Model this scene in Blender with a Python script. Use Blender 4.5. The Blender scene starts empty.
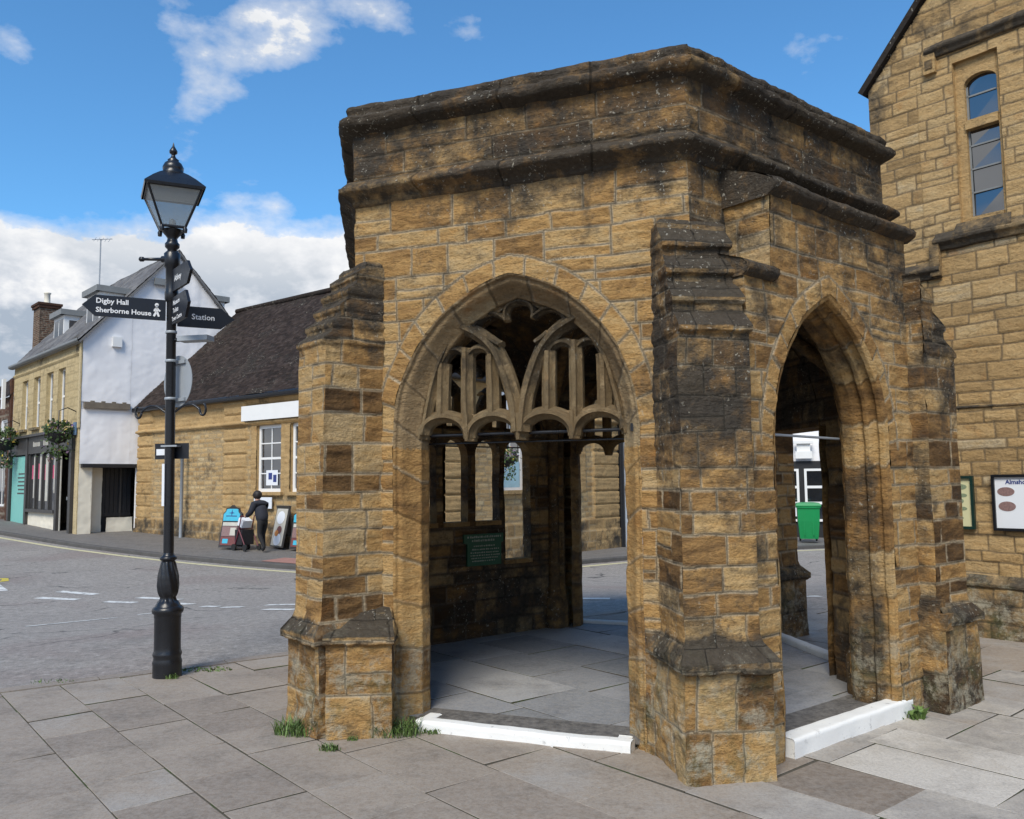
import bpy, math, random
import numpy as np
from mathutils import Vector, Matrix
random.seed(7); RNG = np.random.RandomState(11)
sc = bpy.context.scene
COL = sc.collection
R_ = math.radians
# ------------------------------------------------------------------ numeric helpers
def _hash(i, j, k, seed):
    h = (i.astype(np.int64)*374761393 + j.astype(np.int64)*668265263 + k.astype(np.int64)*2147483647 + seed*974711) & 0xffffffff
    h = ((h ^ (h >> 13))*1274126177) & 0xffffffff
    h = ((h ^ (h >> 16))*2246822519) & 0xffffffff
    return ((h ^ (h >> 15)) & 0xffff)/65535.0
def vnoise(P, seed=0):
    P = np.asarray(P, float); F = np.floor(P); f = P-F; f = f*f*(3-2*f)
    i, j, k = F[..., 0], F[..., 1], F[..., 2]
    r = 0
    for a in (0, 1):
        wa = f[..., 0] if a else 1-f[..., 0]
        for b in (0, 1):
            wb = f[..., 1] if b else 1-f[..., 1]
            for c in (0, 1):
                wc = f[..., 2] if c else 1-f[..., 2]
                r = r + wa*wb*wc*_hash(i+a, j+b, k+c, seed)
    return r
def fbm(P, octv=3, seed=0):
    P = np.asarray(P, float); s = 0; a = .5; t = 0
    for o in range(octv):
        s = s + a*vnoise(P*(2**o)+o*17.3, seed+o); t += a; a *= .5
    return s/t
def sstep(a, b, x):
    t = np.clip((x-a)/(b-a), 0, 1); return t*t*(3-2*t)
def v3(*a): return np.array(a, float)
def nrm(v): v = np.asarray(v, float); return v/np.linalg.norm(v)
ZU = v3(0, 0, 1)
def dirv(deg): a = R_(deg); return v3(math.sin(a), math.cos(a), 0)

# ------------------------------------------------------------------ mesh builder
class MB:
    def __init__(s): s.V = []; s.Fc = []; s.A = []; s.M = []; s.S = []; s.n = 0
    def add(s, V, faces, mat=0, tone=.5, mort=0., grime=0., smooth=False):
        V = np.asarray(V, float).reshape(-1, 3); n = len(V)
        A = np.zeros((n, 3)); A[:, 0] = tone; A[:, 1] = mort; A[:, 2] = grime
        s.V.append(V); s.A.append(A)
        if isinstance(faces, np.ndarray):
            if len(faces) == 0: s.n += n; return
            s.Fc.append(faces.astype(np.int64)+s.n)
            s.M.append(np.full(len(faces), mat)); s.S.append(np.full(len(faces), smooth))
        else:
            by = {}
            for f in faces: by.setdefault(len(f), []).append(f)
            for L in by.values():
                s.Fc.append(np.array(L, dtype=np.int64)+s.n)
                s.M.append(np.full(len(L), mat)); s.S.append(np.full(len(L), smooth))
        s.n += n
    def grid(s, P, keep=None, wrap=False, **kw):
        nv, nu = P.shape[:2]
        idx = np.arange(nv*nu).reshape(nv, nu)
        if wrap:
            idx = np.concatenate([idx, idx[:, :1]], 1)
        q = np.stack([idx[:-1, :-1], idx[:-1, 1:], idx[1:, 1:], idx[1:, :-1]], -1)
        q = q[keep] if keep is not None else q.reshape(-1, 4)
        for k in ('tone', 'mort', 'grime'):
            if k in kw and isinstance(kw[k], np.ndarray): kw[k] = kw[k].reshape(-1)
        s.add(P.reshape(-1, 3), q, **kw)
    def quad(s, a, b, c, d, **kw): s.add([a, b, c, d], [(0, 1, 2, 3)], **kw)
    def box(s, o, x, y, z, **kw):
        """o corner, x,y,z edge vectors"""
        o, x, y, z = map(lambda q: np.asarray(q, float), (o, x, y, z))
        V = [o, o+x, o+x+y, o+y, o+z, o+x+z, o+x+y+z, o+y+z]
        s.add(V, [(0, 3, 2, 1), (4, 5, 6, 7), (0, 1, 5, 4), (1, 2, 6, 5), (2, 3, 7, 6), (3, 0, 4, 7)], **kw)
    def cbox(s, c, sx, sy, sz, rot=0, **kw):
        a = v3(math.cos(rot), math.sin(rot), 0); b = v3(-math.sin(rot), math.cos(rot), 0)
        c = np.asarray(c, float)
        s.box(c-a*sx/2-b*sy/2-ZU*sz/2, a*sx, b*sy, ZU*sz, **kw)
    def lathe(s, prof, c, n=20, smooth=True, flute=0, **kw):
        c = np.asarray(c, float); t = np.arange(n)*2*math.pi/n
        P = np.zeros((len(prof), n, 3))
        for i, (r, z) in enumerate(prof):
            P[i, :, 0] = c[0]+r*np.cos(t); P[i, :, 1] = c[1]+r*np.sin(t); P[i, :, 2] = c[2]+z
        s.grid(P, wrap=True, smooth=smooth, **kw)
        if prof[-1][0] > 1e-4: s.add(P[-1], [tuple(range(n))], **kw)
        if prof[0][0] > 1e-4: s.add(P[0], [tuple(range(n))[::-1]], **kw)
    def tube(s, pts, r, n=8, smooth=True, **kw):
        pts = [np.asarray(p, float) for p in pts]
        rr = r if hasattr(r, '__len__') else [r]*len(pts)
        P = np.zeros((len(pts), n, 3)); ref = None
        for i, p in enumerate(pts):
            d = nrm(pts[min(i+1, len(pts)-1)]-pts[max(i-1, 0)])
            if ref is None: ref = v3(0, 0, 1) if abs(d[2]) < .9 else v3(1, 0, 0)
            a = nrm(np.cross(d, ref)); b = np.cross(a, d); ref = b
            t = np.arange(n)*2*math.pi/n
            P[i] = p+rr[i]*(np.cos(t)[:, None]*a+np.sin(t)[:, None]*b)
        s.grid(P, wrap=True, smooth=smooth, **kw)
        s.add(P[0], [tuple(range(n))[::-1]], **kw); s.add(P[-1], [tuple(range(n))], **kw)
    def plate(s, poly, nvec, th, **kw):
        """closed planar polygon (list of 3d pts) extruded by th along nvec"""
        a = np.asarray(poly, float); b = a+np.asarray(nvec, float)*th; n = len(a)
        F = [tuple(range(n))[::-1], tuple(range(n, 2*n))]+[(i, (i+1) % n, n+(i+1) % n, n+i) for i in range(n)]
        s.add(np.concatenate([a, b]), F, **kw)
    def build(s, name, mats, parent=None, origin=None):
        if not isinstance(mats, (list, tuple)): mats = [mats]
        V = np.concatenate(s.V); A = np.concatenate(s.A)
        if parent is not None:
            p = parent; off = np.zeros(3)
            while p is not None: off += np.array(p.location); p = p.parent
            V = V-off
        if origin is not None: V = V-np.asarray(origin)
        me = bpy.data.meshes.new(name)
        me.vertices.add(len(V)); me.vertices.foreach_set('co', V.astype(np.float32).ravel())
        loops = np.concatenate([f.ravel() for f in s.Fc]); tot = np.concatenate([np.full(len(f), f.shape[1]) for f in s.Fc])
        st = np.concatenate([[0], np.cumsum(tot)[:-1]])
        me.loops.add(len(loops)); me.loops.foreach_set('vertex_index', loops.astype(np.int32))
        me.polygons.add(len(tot)); me.polygons.foreach_set('loop_start', st.astype(np.int32))
        me.polygons.foreach_set('loop_total', tot.astype(np.int32))
        me.polygons.foreach_set('material_index', np.concatenate(s.M).astype(np.int32))
        me.polygons.foreach_set('use_smooth', np.concatenate(s.S).astype(bool))
        for i, k in enumerate(('tone', 'mort', 'grime')):
            at = me.attributes.new(k, 'FLOAT', 'POINT'); at.data.foreach_set('value', A[:, i].astype(np.float32))
        for m in mats: me.materials.append(m)
        me.update(calc_edges=True); me.validate()
        o = bpy.data.objects.new(name, me); COL.objects.link(o)
        if parent is not None: o.parent = parent
        if origin is not None: o.location = origin
        return o
def tag(o, label=None, cat=None, group=None, kind=None):
    for k, v in (('label', label), ('category', cat), ('group', group), ('kind', kind)):
        if v: o[k] = v
    return o
def empty(name, loc, label, cat, group=None):
    o = bpy.data.objects.new(name, None); COL.objects.link(o); o.location = tuple(float(q) for q in loc)
    o.empty_display_size = .2
    return tag(o, label, cat, group)
def text_mesh(mb, txt, size, o, x, y, mat=0, th=.002, align='LEFT', bold=.0):
    cu = bpy.data.curves.new('t', 'FONT'); cu.body = txt; cu.size = size; cu.align_x = align; cu.offset = bold; cu.resolution_u = 2
    ob = bpy.data.objects.new('t', cu); COL.objects.link(ob)
    bpy.context.view_layer.update()
    me = bpy.data.meshes.new_from_object(ob.evaluated_get(bpy.context.evaluated_depsgraph_get()))
    o, x, y = np.asarray(o, float), nrm(x), nrm(y); n = np.cross(x, y)
    V = [o+x*v.co.x+y*v.co.y+n*th for v in me.vertices]
    F = [tuple(p.vertices) for p in me.polygons]
    if V: mb.add(V, F, mat=mat)
    bpy.data.objects.remove(ob); bpy.data.curves.remove(cu); bpy.data.meshes.remove(me)

# ------------------------------------------------------------------ materials
class NT:
    def __init__(s, m): s.t = m.node_tree; s.N = s.t.nodes; s.L = s.t.links
    def n(s, typ, **kw):
        nd = s.N.new(typ)
        for k, v in kw.items():
            if k.startswith('i_'):
                nd.inputs[int(k[2:]) if k[2:].isdigit() else k[2:].replace('_', ' ')].default_value = v
            else: setattr(nd, k, v)
        return nd
    def l(s, a, b): s.L.new(a, b)
    def attr(s, name): return s.n('ShaderNodeAttribute', attribute_name=name).outputs['Fac']
    def pos(s): return s.n('ShaderNodeNewGeometry').outputs['Position']
    def noise(s, vec, scale, detail=4, rough=.55, stretch=None):
        if stretch:
            mp = s.n('ShaderNodeMapping'); mp.inputs['Scale'].default_value = stretch; s.l(vec, mp.inputs[0]); vec = mp.outputs[0]
        nd = s.n('ShaderNodeTexNoise'); nd.inputs['Scale'].default_value = scale; nd.inputs['Detail'].default_value = detail
        nd.inputs['Roughness'].default_value = rough; s.l(vec, nd.inputs['Vector']); return nd.outputs['Fac']
    def ramp(s, fac, stops, interp='LINEAR'):
        nd = s.n('ShaderNodeValToRGB'); cr = nd.color_ramp; cr.interpolation = interp
        while len(cr.elements) < len(stops): cr.elements.new(.5)
        for e, (p, c) in zip(cr.elements, stops):
            e.position = p; e.color = (c, c, c, 1) if not hasattr(c, '__len__') else (*c, 1)
        s.l(fac, nd.inputs[0]); return nd.outputs[0]
    def math(s, op, a, b=None, c=None, clamp=False):
        nd = s.n('ShaderNodeMath', operation=op, use_clamp=clamp)
        for i, q in enumerate((a, b, c)):
            if q is None: continue
            if isinstance(q, (int, float)): nd.inputs[i].default_value = q
            else: s.l(q, nd.inputs[i])
        return nd.outputs[0]
    def mix(s, f, a, b, mode='MIX'):
        nd = s.n('ShaderNodeMix', data_type='RGBA', blend_type=mode)
        for i, q in ((0, f), (6, a), (7, b)):
            if isinstance(q, (int, float)): nd.inputs[i].default_value = q
            elif isinstance(q, tuple): nd.inputs[i].default_value = (*q, 1)
            else: s.l(q, nd.inputs[i])
        return nd.outputs[2]
    def sep(s, vec):
        nd = s.n('ShaderNodeSeparateXYZ'); s.l(vec, nd.inputs[0]); return nd.outputs
def newmat(name):
    m = bpy.data.materials.new(name); m.use_nodes = True
    t = NT(m); b = t.N['Principled BSDF']; return m, t, b
def bump(t, b, h, strength=.4, dist=.01):
    nd = t.n('ShaderNodeBump'); nd.inputs['Strength'].default_value = strength; nd.inputs['Distance'].default_value = dist
    t.l(h, nd.inputs['Height']); t.l(nd.outputs[0], b.inputs['Normal'])
def simple(name, col, rough=.6, metal=0., var=.25, scale=6., bumps=.15, spec=.5):
    m, t, b = newmat(name); p = t.pos()
    nz = t.noise(p, scale, 5); f = t.math('MULTIPLY_ADD', nz, var*2, 1-var)
    c = t.n('ShaderNodeMix', data_type='RGBA', blend_type='MULTIPLY'); c.inputs[0].default_value = 1
    c.inputs[6].default_value = (*col, 1)
    cb = t.n('ShaderNodeCombineColor'); [t.l(f, cb.inputs[i]) for i in range(3)]
    t.l(cb.outputs[0], c.inputs[7]); t.l(c.outputs[2], b.inputs['Base Color'])
    t.l(t.math('MULTIPLY_ADD', t.noise(p, scale*3, 3), .3, rough-.15, clamp=True), b.inputs['Roughness'])
    b.inputs['Metallic'].default_value = metal; b.inputs['Specular IOR Level'].default_value = spec
    if bumps: bump(t, b, t.noise(p, scale*8, 4), bumps, .004)
    return m
def stone(name, ramp, mortar, grimecol=(.05, .044, .036), lichen=True, moss=True, fine=1., bs=.6, iron=.45):
    m, t, b = newmat(name); p = t.pos()
    tone, mort, gr = t.attr('tone'), t.attr('mort'), t.attr('grime')
    vm = t.n('ShaderNodeVectorMath', operation='MULTIPLY_ADD'); cx = t.n('ShaderNodeCombineXYZ'); [t.l(tone, cx.inputs[k]) for k in range(3)]; t.l(cx.outputs[0], vm.inputs[0]); vm.inputs[1].default_value = (23., 31., 47.); t.l(p, vm.inputs[2]); pv = vm.outputs[0]
    bed = t.noise(pv, 5*fine, 6, .6, (1, 1, 3.6)); big = t.noise(p, 1.7*fine, 3)
    f = t.math('ADD', tone, t.math('MULTIPLY_ADD', bed, .9, -.45)); f = t.math('ADD', f, t.math('MULTIPLY_ADD', big, .5, -.25), clamp=True)
    col = t.ramp(f, ramp)
    sp = t.noise(p, 45*fine, 4, .7); col = t.mix(t.math('MULTIPLY', t.ramp(sp, [(.42, 0), (.68, 1)]), .45), col, t.mix(.5, col, (.05, .033, .02)), 'MIX')
    pit = t.noise(pv, 16*fine, 5, .75, (1, 1, 2.2)); col = t.mix(t.ramp(pit, [(.57, 0), (.70, .55)]), col, (.06, .04, .022))
    scr = t.noise(p, 2.3*fine, 6, .72, (1, 1, 1.6)); col = t.mix(t.ramp(scr, [(.55, 0), (.70, .5)]), col, t.mix(.5, col, (.09, .075, .055)))
    irn = t.noise(pv, 3.1*fine, 4, .6); col = t.mix(t.ramp(irn, [(.60, 0), (.74, iron)]), col, (.34, .14, .03))
    col = t.mix(t.math('MULTIPLY', mort, t.ramp(t.noise(p, 9*fine, 4), [(.25, .6), (.5, 1)])), col, t.mix(t.ramp(sp, [(.3, 0), (.7, 1)]), mortar, tuple(q*.6 for q in mortar)))
    gn = t.noise(p, 7*fine, 6, .7); gf = t.math('ADD', gr, t.math('MULTIPLY_ADD', gn, 1.5, -.75))
    gf = t.ramp(gf, [(.22, 0), (.40, .5), (.66, .95)])
    col = t.mix(gf, col, t.mix(t.noise(p, 30*fine, 4), tuple(q*.45 for q in grimecol), tuple(q*1.7 for q in grimecol)))
    if lichen:
        l1 = t.noise(p, 34*fine, 5, .62); l2 = t.noise(p, 75*fine, 3, .6)
        lf = t.ramp(t.math('ADD', t.math('MULTIPLY', l1, .72), t.math('MULTIPLY', l2, .28)), [(.585, 0), (.62, 1)])
        lf = t.math('MULTIPLY', lf, t.ramp(t.noise(p, 2.4*fine, 4, .6), [(.43, 0), (.56, 1)]))
        lf = t.math('MULTIPLY', lf, t.ramp(gr, [(.12, .05), (.42, .85)]))
        col = t.mix(lf, col, t.mix(t.noise(p, 5*fine, 2), (.34, .30, .21), (.50, .48, .42)))
    if moss:
        z = t.sep(p)[2]; mz = t.ramp(z, [(0, 1), (.45, .8), (.75, 0)])
        mf = t.math('MULTIPLY', mz, t.ramp(t.noise(p, 5, 5, .7), [(.5, 0), (.68, .7)]))
        col = t.mix(mf, col, (.075, .085, .035))
        wf = t.math('MULTIPLY', mz, t.ramp(t.noise(p, 6.3, 5, .75), [(.49, 0), (.62, .75)])); col = t.mix(wf, col, (.40, .37, .28))
    t.l(col, b.inputs['Base Color']); b.inputs['Roughness'].default_value = .92; b.inputs['Specular IOR Level'].default_value = .18
    hh = t.math('ADD', t.math('MULTIPLY', pit, -1.6), t.math('ADD', t.math('MULTIPLY', sp, 1.1), t.math('MULTIPLY', bed, 1.6)))
    bump(t, b, hh, min(1., bs*1.5), .018)
    return m
HAM = [(0, (.080, .046, .021)), (.2, (.175, .098, .040)), (.42, (.355, .202, .074)), (.62, (.475, .285, .108)), (.82, (.51, .342, .155)), (1, (.48, .345, .18))]
M_STONE = stone('conduit_stone', HAM, (.54, .435, .29))
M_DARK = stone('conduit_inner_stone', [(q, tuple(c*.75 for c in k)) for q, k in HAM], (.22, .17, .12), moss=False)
M_TRAC = stone('tracery_stone', [(0, (.19, .13, .07)), (.4, (.32, .225, .12)), (.75, (.40, .30, .17)), (1, (.43, .34, .21))], (.35, .28, .19), moss=False)
ASH = [(0, (.23, .15, .07)), (.25, (.37, .245, .112)), (.55, (.47, .31, .14)), (.8, (.51, .36, .18)), (1, (.47, .37, .23))]
M_ALMS = stone('almshouse_stone', ASH, (.235, .175, .105), lichen=False, fine=.8, bs=.45)
M_BANK = stone('bank_stone', [(0, (.30, .195, .09)), (.3, (.42, .28, .13)), (.6, (.50, .34, .16)), (.85, (.54, .385, .195)), (1, (.50, .40, .24))], (.42, .32, .19), lichen=False, moss=False, fine=.5, bs=.3)
M_YELLOW = stone('house_ashlar', [(0, (.42, .325, .17)), (.5, (.52, .41, .225)), (1, (.57, .46, .27))], (.44, .345, .19), lichen=False, moss=False, fine=.4, bs=.15, iron=.05)
M_ROOF = stone('roof_tile', [(0, (.012, .009, .008)), (.4, (.026, .019, .017)), (.75, (.042, .030, .026)), (1, (.065, .052, .045))], (.02, .015, .012), grimecol=(.03, .026, .022), moss=False, fine=.35, bs=.3, iron=.06)
M_SLATE = simple('slate', (.085, .085, .09), .6, var=.35, scale=3)
M_BRICK = stone('old_brick', [(0, (.06, .032, .022)), (.5, (.11, .055, .038)), (1, (.15, .085, .06))], (.30, .26, .2), lichen=False, moss=False, fine=.6, bs=.2)
M_IRON = simple('black_iron_paint', (.010, .011, .014), .32, var=.3, scale=9, bumps=.12)
M_SIGNBLACK = simple('sign_black', (.008, .010, .016), .42, var=.15, bumps=.03)
M_WHITE = simple('white_paint', (.78, .78, .76), .5, var=.05, scale=4, bumps=.05)
M_LETTER = simple('white_lettering', (.85, .85, .85), .5, var=.02, bumps=0)
M_RENDER = simple('white_render', (.84, .83, .83), .85, var=.06, scale=1.3, bumps=.1)
M_CREAM = simple('cream_render', (.74, .69, .57), .85, var=.15, scale=2, bumps=.2)
M_BLACKWOOD = simple('black_boarding', (.012, .012, .014), .55, var=.4, scale=3)
M_DARKPAINT = simple('dark_shop_paint', (.045, .042, .040), .45, var=.25, scale=3)
M_TEAL = simple('teal_paint', (.19, .50, .44), .5, var=.1, scale=2)
M_GREY = simple('galvanised_grey', (.33, .36, .39), .5, metal=.1, var=.12, scale=8, bumps=.05)
M_LEAD = simple('lead_sheet', (.20, .21, .21), .6, var=.25, scale=4)
M_WOOD = simple('weathered_timber', (.17, .14, .105), .85, var=.4, scale=5, bumps=.3)
M_GREENPL = simple('green_plastic', (.006, .24, .07), .38, var=.1, bumps=.02)
M_GREENSIGN = simple('green_sign_paint', (.008, .085, .048), .45, var=.25, scale=20)
M_SIGNTEXT = simple('faded_sign_lettering', (.30, .33, .28), .6, var=.1, bumps=0)
M_DARKGREEN = simple('dark_green_frame', (.006, .028, .022), .4, var=.2)
M_POSTERW = simple('poster_white', (.76, .79, .83), .4, var=.04, bumps=0)
M_POSTERY = simple('poster_cream', (.62, .60, .36), .4, var=.08, scale=4, bumps=0)
M_OVAL = simple('poster_photo_tone', (.24, .15, .14), .5, var=.6, scale=60, bumps=0)
M_OVALG = simple('poster_green_sketch', (.22, .27, .17), .5, var=.5, scale=60, bumps=0)
M_BLUEINK = simple('blue_ink', (.03, .05, .20), .5, bumps=0)
M_AQUA = simple('aqua_board', (.06, .42, .58), .5, var=.15, scale=12, bumps=0)
M_REDTONE = simple('poster_red', (.17, .055, .05), .5, var=.6, scale=40, bumps=0)
M_ORANGE = simple('poster_orange', (.62, .22, .04), .5, var=.3, scale=30, bumps=0)
M_FABRIC = simple('navy_jacket', (.020, .022, .032), .85, var=.4, scale=14, bumps=.3)
M_TROUSER = simple('black_trousers', (.012, .012, .014), .85, var=.3, scale=14, bumps=.2)
M_HAIR = simple('dark_hair', (.016, .011, .010), .6, var=.4, scale=40, bumps=.4)
M_SKIN = simple('skin', (.45, .26, .19), .5, var=.08, bumps=.05)
M_BAG = simple('black_bag', (.014, .013, .016), .7, var=.3, bumps=.2)
M_MAROON = simple('maroon_tube', (.13, .02, .035), .4, var=.2)
M_RUBBER = simple('rubber', (.015, .015, .015), .8, bumps=.1)
M_PINK = simple('pink_display', (.55, .08, .16), .5, var=.5, scale=3, bumps=0)
M_CURTAIN = simple('pale_curtain', (.50, .48, .42), .8, var=.3, scale=4)
M_INTERIOR = simple('room_interior', (.02, .021, .024), .7, var=.5, scale=2)
def glassmat(name, col, rough=.04, coat=1.):
    m, t, b = newmat(name); p = t.pos()
    b.inputs['Base Color'].default_value = (*col, 1); b.inputs['Roughness'].default_value = rough
    b.inputs['Specular IOR Level'].default_value = 1.; b.inputs['IOR'].default_value = 1.9
    bump(t, b, t.noise(p, 1.6, 2), .06, .02); return m
M_PANE = glassmat('window_glass', (.012, .014, .018))
def lampglass():
    m, t, b = newmat('lantern_glass')
    tr = t.n('ShaderNodeBsdfTransparent'); tr.inputs[0].default_value = (.80, .82, .82, 1)
    b.inputs['Base Color'].default_value = (.6, .63, .64, 1); b.inputs['Roughness'].default_value = .25
    mx = t.n('ShaderNodeMixShader'); mx.inputs[0].default_value = .22
    t.l(tr.outputs[0], mx.inputs[1]); t.l(b.outputs[0], mx.inputs[2]); t.l(mx.outputs[0], t.N['Material Output'].inputs[0]); return m
M_LAMPGLASS = lampglass()
def leafmat(name, a, c):
    m, t, b = newmat(name); tone = t.attr('tone')
    t.l(t.ramp(tone, [(0, a), (1, c)]), b.inputs['Base Color']); b.inputs['Roughness'].default_value = .6
    return m
M_LEAF = leafmat('basket_leaf', (.018, .04, .012), (.09, .15, .035))
M_GRASS = leafmat('weed_leaf', (.05, .085, .018), (.15, .24, .06))
M_FLOWER = leafmat('flower', (.20, .10, .35), (.60, .45, .05))
def asphalt():
    m, t, b = newmat('asphalt'); p = t.pos()
    big = t.noise(p, .22, 4, .6); mid = t.noise(p, 1.1, 4, .65); fine = t.noise(p, 90, 3, .7); grit = t.noise(p, 28, 4, .8)
    col = t.ramp(t.math('ADD', t.math('MULTIPLY', big, .6), t.math('MULTIPLY', mid, .4)), [(.3, (.25, .222, .195)), (.5, (.31, .277, .244)), (.7, (.36, .323, .286))])
    col = t.mix(t.ramp(grit, [(.38, 0), (.68, .55)]), col, (.34, .33, .315))
    col = t.mix(t.ramp(fine, [(.45, 0), (.62, .45)]), col, (.10, .094, .088))
    red = t.noise(p, .35, 3, .5); col = t.mix(t.ramp(red, [(.52, 0), (.66, .35)]), col, (.19, .125, .115))
    # long dark patch repairs and cracks
    gr2 = t.noise(p, 11, 3, .9); col = t.mix(t.ramp(gr2, [(.36, .6), (.50, 0)]), col, (.13, .12, .11)); col = t.mix(t.ramp(gr2, [(.55, 0), (.68, .6)]), col, (.44, .415, .38))
    st = t.noise(p, .5, 5, .6, (1, .35, 1)); col = t.mix(t.ramp(st, [(.62, 0), (.70, .3)]), col, (.12, .112, .105))
    wv = t.n('ShaderNodeTexVoronoi', feature='DISTANCE_TO_EDGE'); wv.inputs['Scale'].default_value = .33
    dn = t.n('ShaderNodeVectorMath', operation='ADD'); nc = t.n('ShaderNodeTexNoise'); nc.inputs['Scale'].default_value = 1.3; nc.inputs['Detail'].default_value = 6
    t.l(p, nc.inputs[0]); t.l(p, dn.inputs[0]); t.l(nc.outputs['Color'], dn.inputs[1]); t.l(dn.outputs[0], wv.inputs['Vector'])
    cr = t.math('MULTIPLY', t.ramp(wv.outputs['Distance'], [(.004, .75), (.012, 0)]), t.ramp(mid, [(.48, 0), (.58, 1)]))
    col = t.mix(cr, col, (.03, .03, .03))
    t.l(col, b.inputs['Base Color']); b.inputs['Roughness'].default_value = .88; b.inputs['Specular IOR Level'].default_value = .3
    bump(t, b, t.math('ADD', fine, grit), .5, .008); return m
M_ASPHALT = asphalt()
def paving(name, stops, stain=(.05, .045, .04), amt=.5):
    m, t, b = newmat(name); p = t.pos(); tone = t.attr('tone')
    big = t.noise(p, 1.6, 7, .7); f = t.math('ADD', tone, t.math('MULTIPLY_ADD', big, .8, -.40), clamp=True)
    col = t.ramp(f, stops)
    sp = t.noise(p, 60, 4, .8); col = t.mix(t.ramp(sp, [(.45, 0), (.7, .4)]), col, (.05, .045, .042))
    st = t.noise(p, 2.3, 6, .7); col = t.mix(t.ramp(st, [(.50, 0), (.74, amt)]), col, stain)
    sc2 = t.noise(p, 22, 6, .75); col = t.mix(t.ramp(sc2, [(.40, .28), (.60, 0)]), col, (.42, .39, .35))
    wh = t.n('ShaderNodeTexVoronoi'); wh.inputs['Scale'].default_value = 5.5; t.l(p, wh.inputs['Vector'])
    sel = t.sep(wh.outputs['Color'])[1]
    gum = t.math('MULTIPLY', t.math('LESS_THAN', wh.outputs['Distance'], .05), t.math('GREATER_THAN', sel, .86))
    col = t.mix(t.math('MULTIPLY', gum, .6), col, (.36, .35, .33))
    t.l(col, b.inputs['Base Color'])
    t.l(t.math('MULTIPLY_ADD', st, .35, .52), b.inputs['Roughness']); b.inputs['Specular IOR Level'].default_value = .35
    bump(t, b, t.math('ADD', sp, t.math('MULTIPLY', t.noise(p, 14, 4), 1.5)), .28, .008); return m
M_PAVE = paving('paving_slab', [(0, (.18, .143, .112)), (.35, (.255, .208, .165)), (.62, (.32, .266, .212)), (.8, (.35, .325, .295)), (.92, (.50, .46, .40)), (1, (.58, .545, .49))])
M_FLOOR = paving('conduit_floor_slab', [(0, (.20, .21, .22)), (.5, (.29, .295, .31)), (1, (.40, .40, .40))], (.04, .04, .045), .5)
def jointmat():
    m, t, b = newmat('joint_dirt'); p = t.pos()
    c = t.mix(t.noise(p, 25, 4), (.045, .040, .030), (.13, .115, .09)); c = t.mix(t.ramp(t.noise(p, 1.7, 5, .7), [(.50, 0), (.60, .9)]), c, (.045, .075, .018))
    t.l(c, b.inputs['Base Color']); b.inputs['Roughness'].default_value = .95; return m
M_JOINT = jointmat()
M_TARPATH = paving('tarmac_path', [(0, (.09, .085, .08)), (.5, (.125, .117, .11)), (1, (.17, .16, .15))])
M_KERB = simple('kerb_stone', (.20, .185, .165), .9, var=.35, scale=5, bumps=.3)
M_GROUND = simple('far_ground', (.12, .115, .11), .95, var=.3, scale=.5)
def painted(name, col, wear, scale=7):
    m, t, b = newmat(name); p = t.pos()
    w = t.ramp(t.noise(p, scale, 6, .75), [(wear, 0), (wear+.14, .85)])
    t.l(t.mix(w, col, (.15, .14, .135)), b.inputs['Base Color']); b.inputs['Roughness'].default_value = .8
    bump(t, b, t.noise(p, 60, 3), .3, .006); return m
M_MARK = painted('road_paint_white', (.66, .66, .63), .50)
M_MARKY = painted('road_paint_pale_yellow', (.60, .55, .33), .56)
M_MARKYY = painted('road_paint_yellow', (.62, .50, .05), .5)
M_STEP = painted('white_step_paint', (.80, .80, .775), .60, 16)

# ------------------------------------------------------------------ masonry relief
def make_joints(S, bounds, rng, lo=.20, hi=.52):
    J = []
    for i in range(len(bounds)-1):
        x = -rng.uniform(0, .35); js = [x]
        while x < S+.6: x += rng.uniform(lo, hi); js.append(x)
        J.append(np.array(js))
    return J
def layout(u, z, P, bounds, J, seed, split=.22, mw=.011, wob=.013):
    """u,z arrays -> (distance to joint, id value 0..1)"""
    b = np.asarray(bounds)
    wz = z+wob*2*(vnoise(P*2.1, seed+31)-.5)+wob*.8*(vnoise(P*9, seed+32)-.5)
    wu = u+wob*2*(vnoise(P*2.3, seed+33)-.5)+wob*.8*(vnoise(P*8, seed+34)-.5)
    ci = np.clip(np.searchsorted(b, wz)-1, 0, len(b)-2)
    dv = np.minimum(wz-b[ci], b[ci+1]-wz)
    du = np.full(u.shape, 9.); sid = np.zeros(u.shape)
    for c in np.unique(ci):
        m = ci == c; js = J[c]; k = np.clip(np.searchsorted(js, wu[m])-1, 0, len(js)-2)
        du[m] = np.minimum(wu[m]-js[k], js[k+1]-wu[m])
        h = _hash(k.astype(float), np.full(k.shape, float(c)), np.zeros(k.shape), seed)
        h2 = _hash(k.astype(float), np.full(k.shape, float(c)), np.ones(k.shape), seed)
        mid = b[c]+(b[c+1]-b[c])*(.38+.24*h2); wide = (js[k+1]-js[k]) > .30
        sp = (h2 < split) & wide & ((b[c+1]-b[c]) > .13)
        zz = wz[m]; dvm = dv[m]; dvm = np.where(sp, np.minimum(dvm, np.abs(zz-mid)), dvm); dv[m] = dvm
        sid[m] = np.where(sp & (zz > mid), np.mod(h*7.31+.37, 1), h)
    return np.minimum(np.abs(dv), np.abs(du)), sid
def arch_sd(a, zs, rise, cx0):
    c = (a*a-rise*rise)/(2*a); R = a-c
    def f(s, z):
        x = np.abs(s-cx0)
        up = np.hypot(x-c, z-zs)-R
        lowd = x-a
        return np.where(z > zs, up, lowd)
    return f
def rect_sd(s0, s1, z0, z1):
    def f(s, z): return np.maximum(np.maximum(s0-s, s-s1), np.maximum(z0-z, z-z1))
    return f
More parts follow.
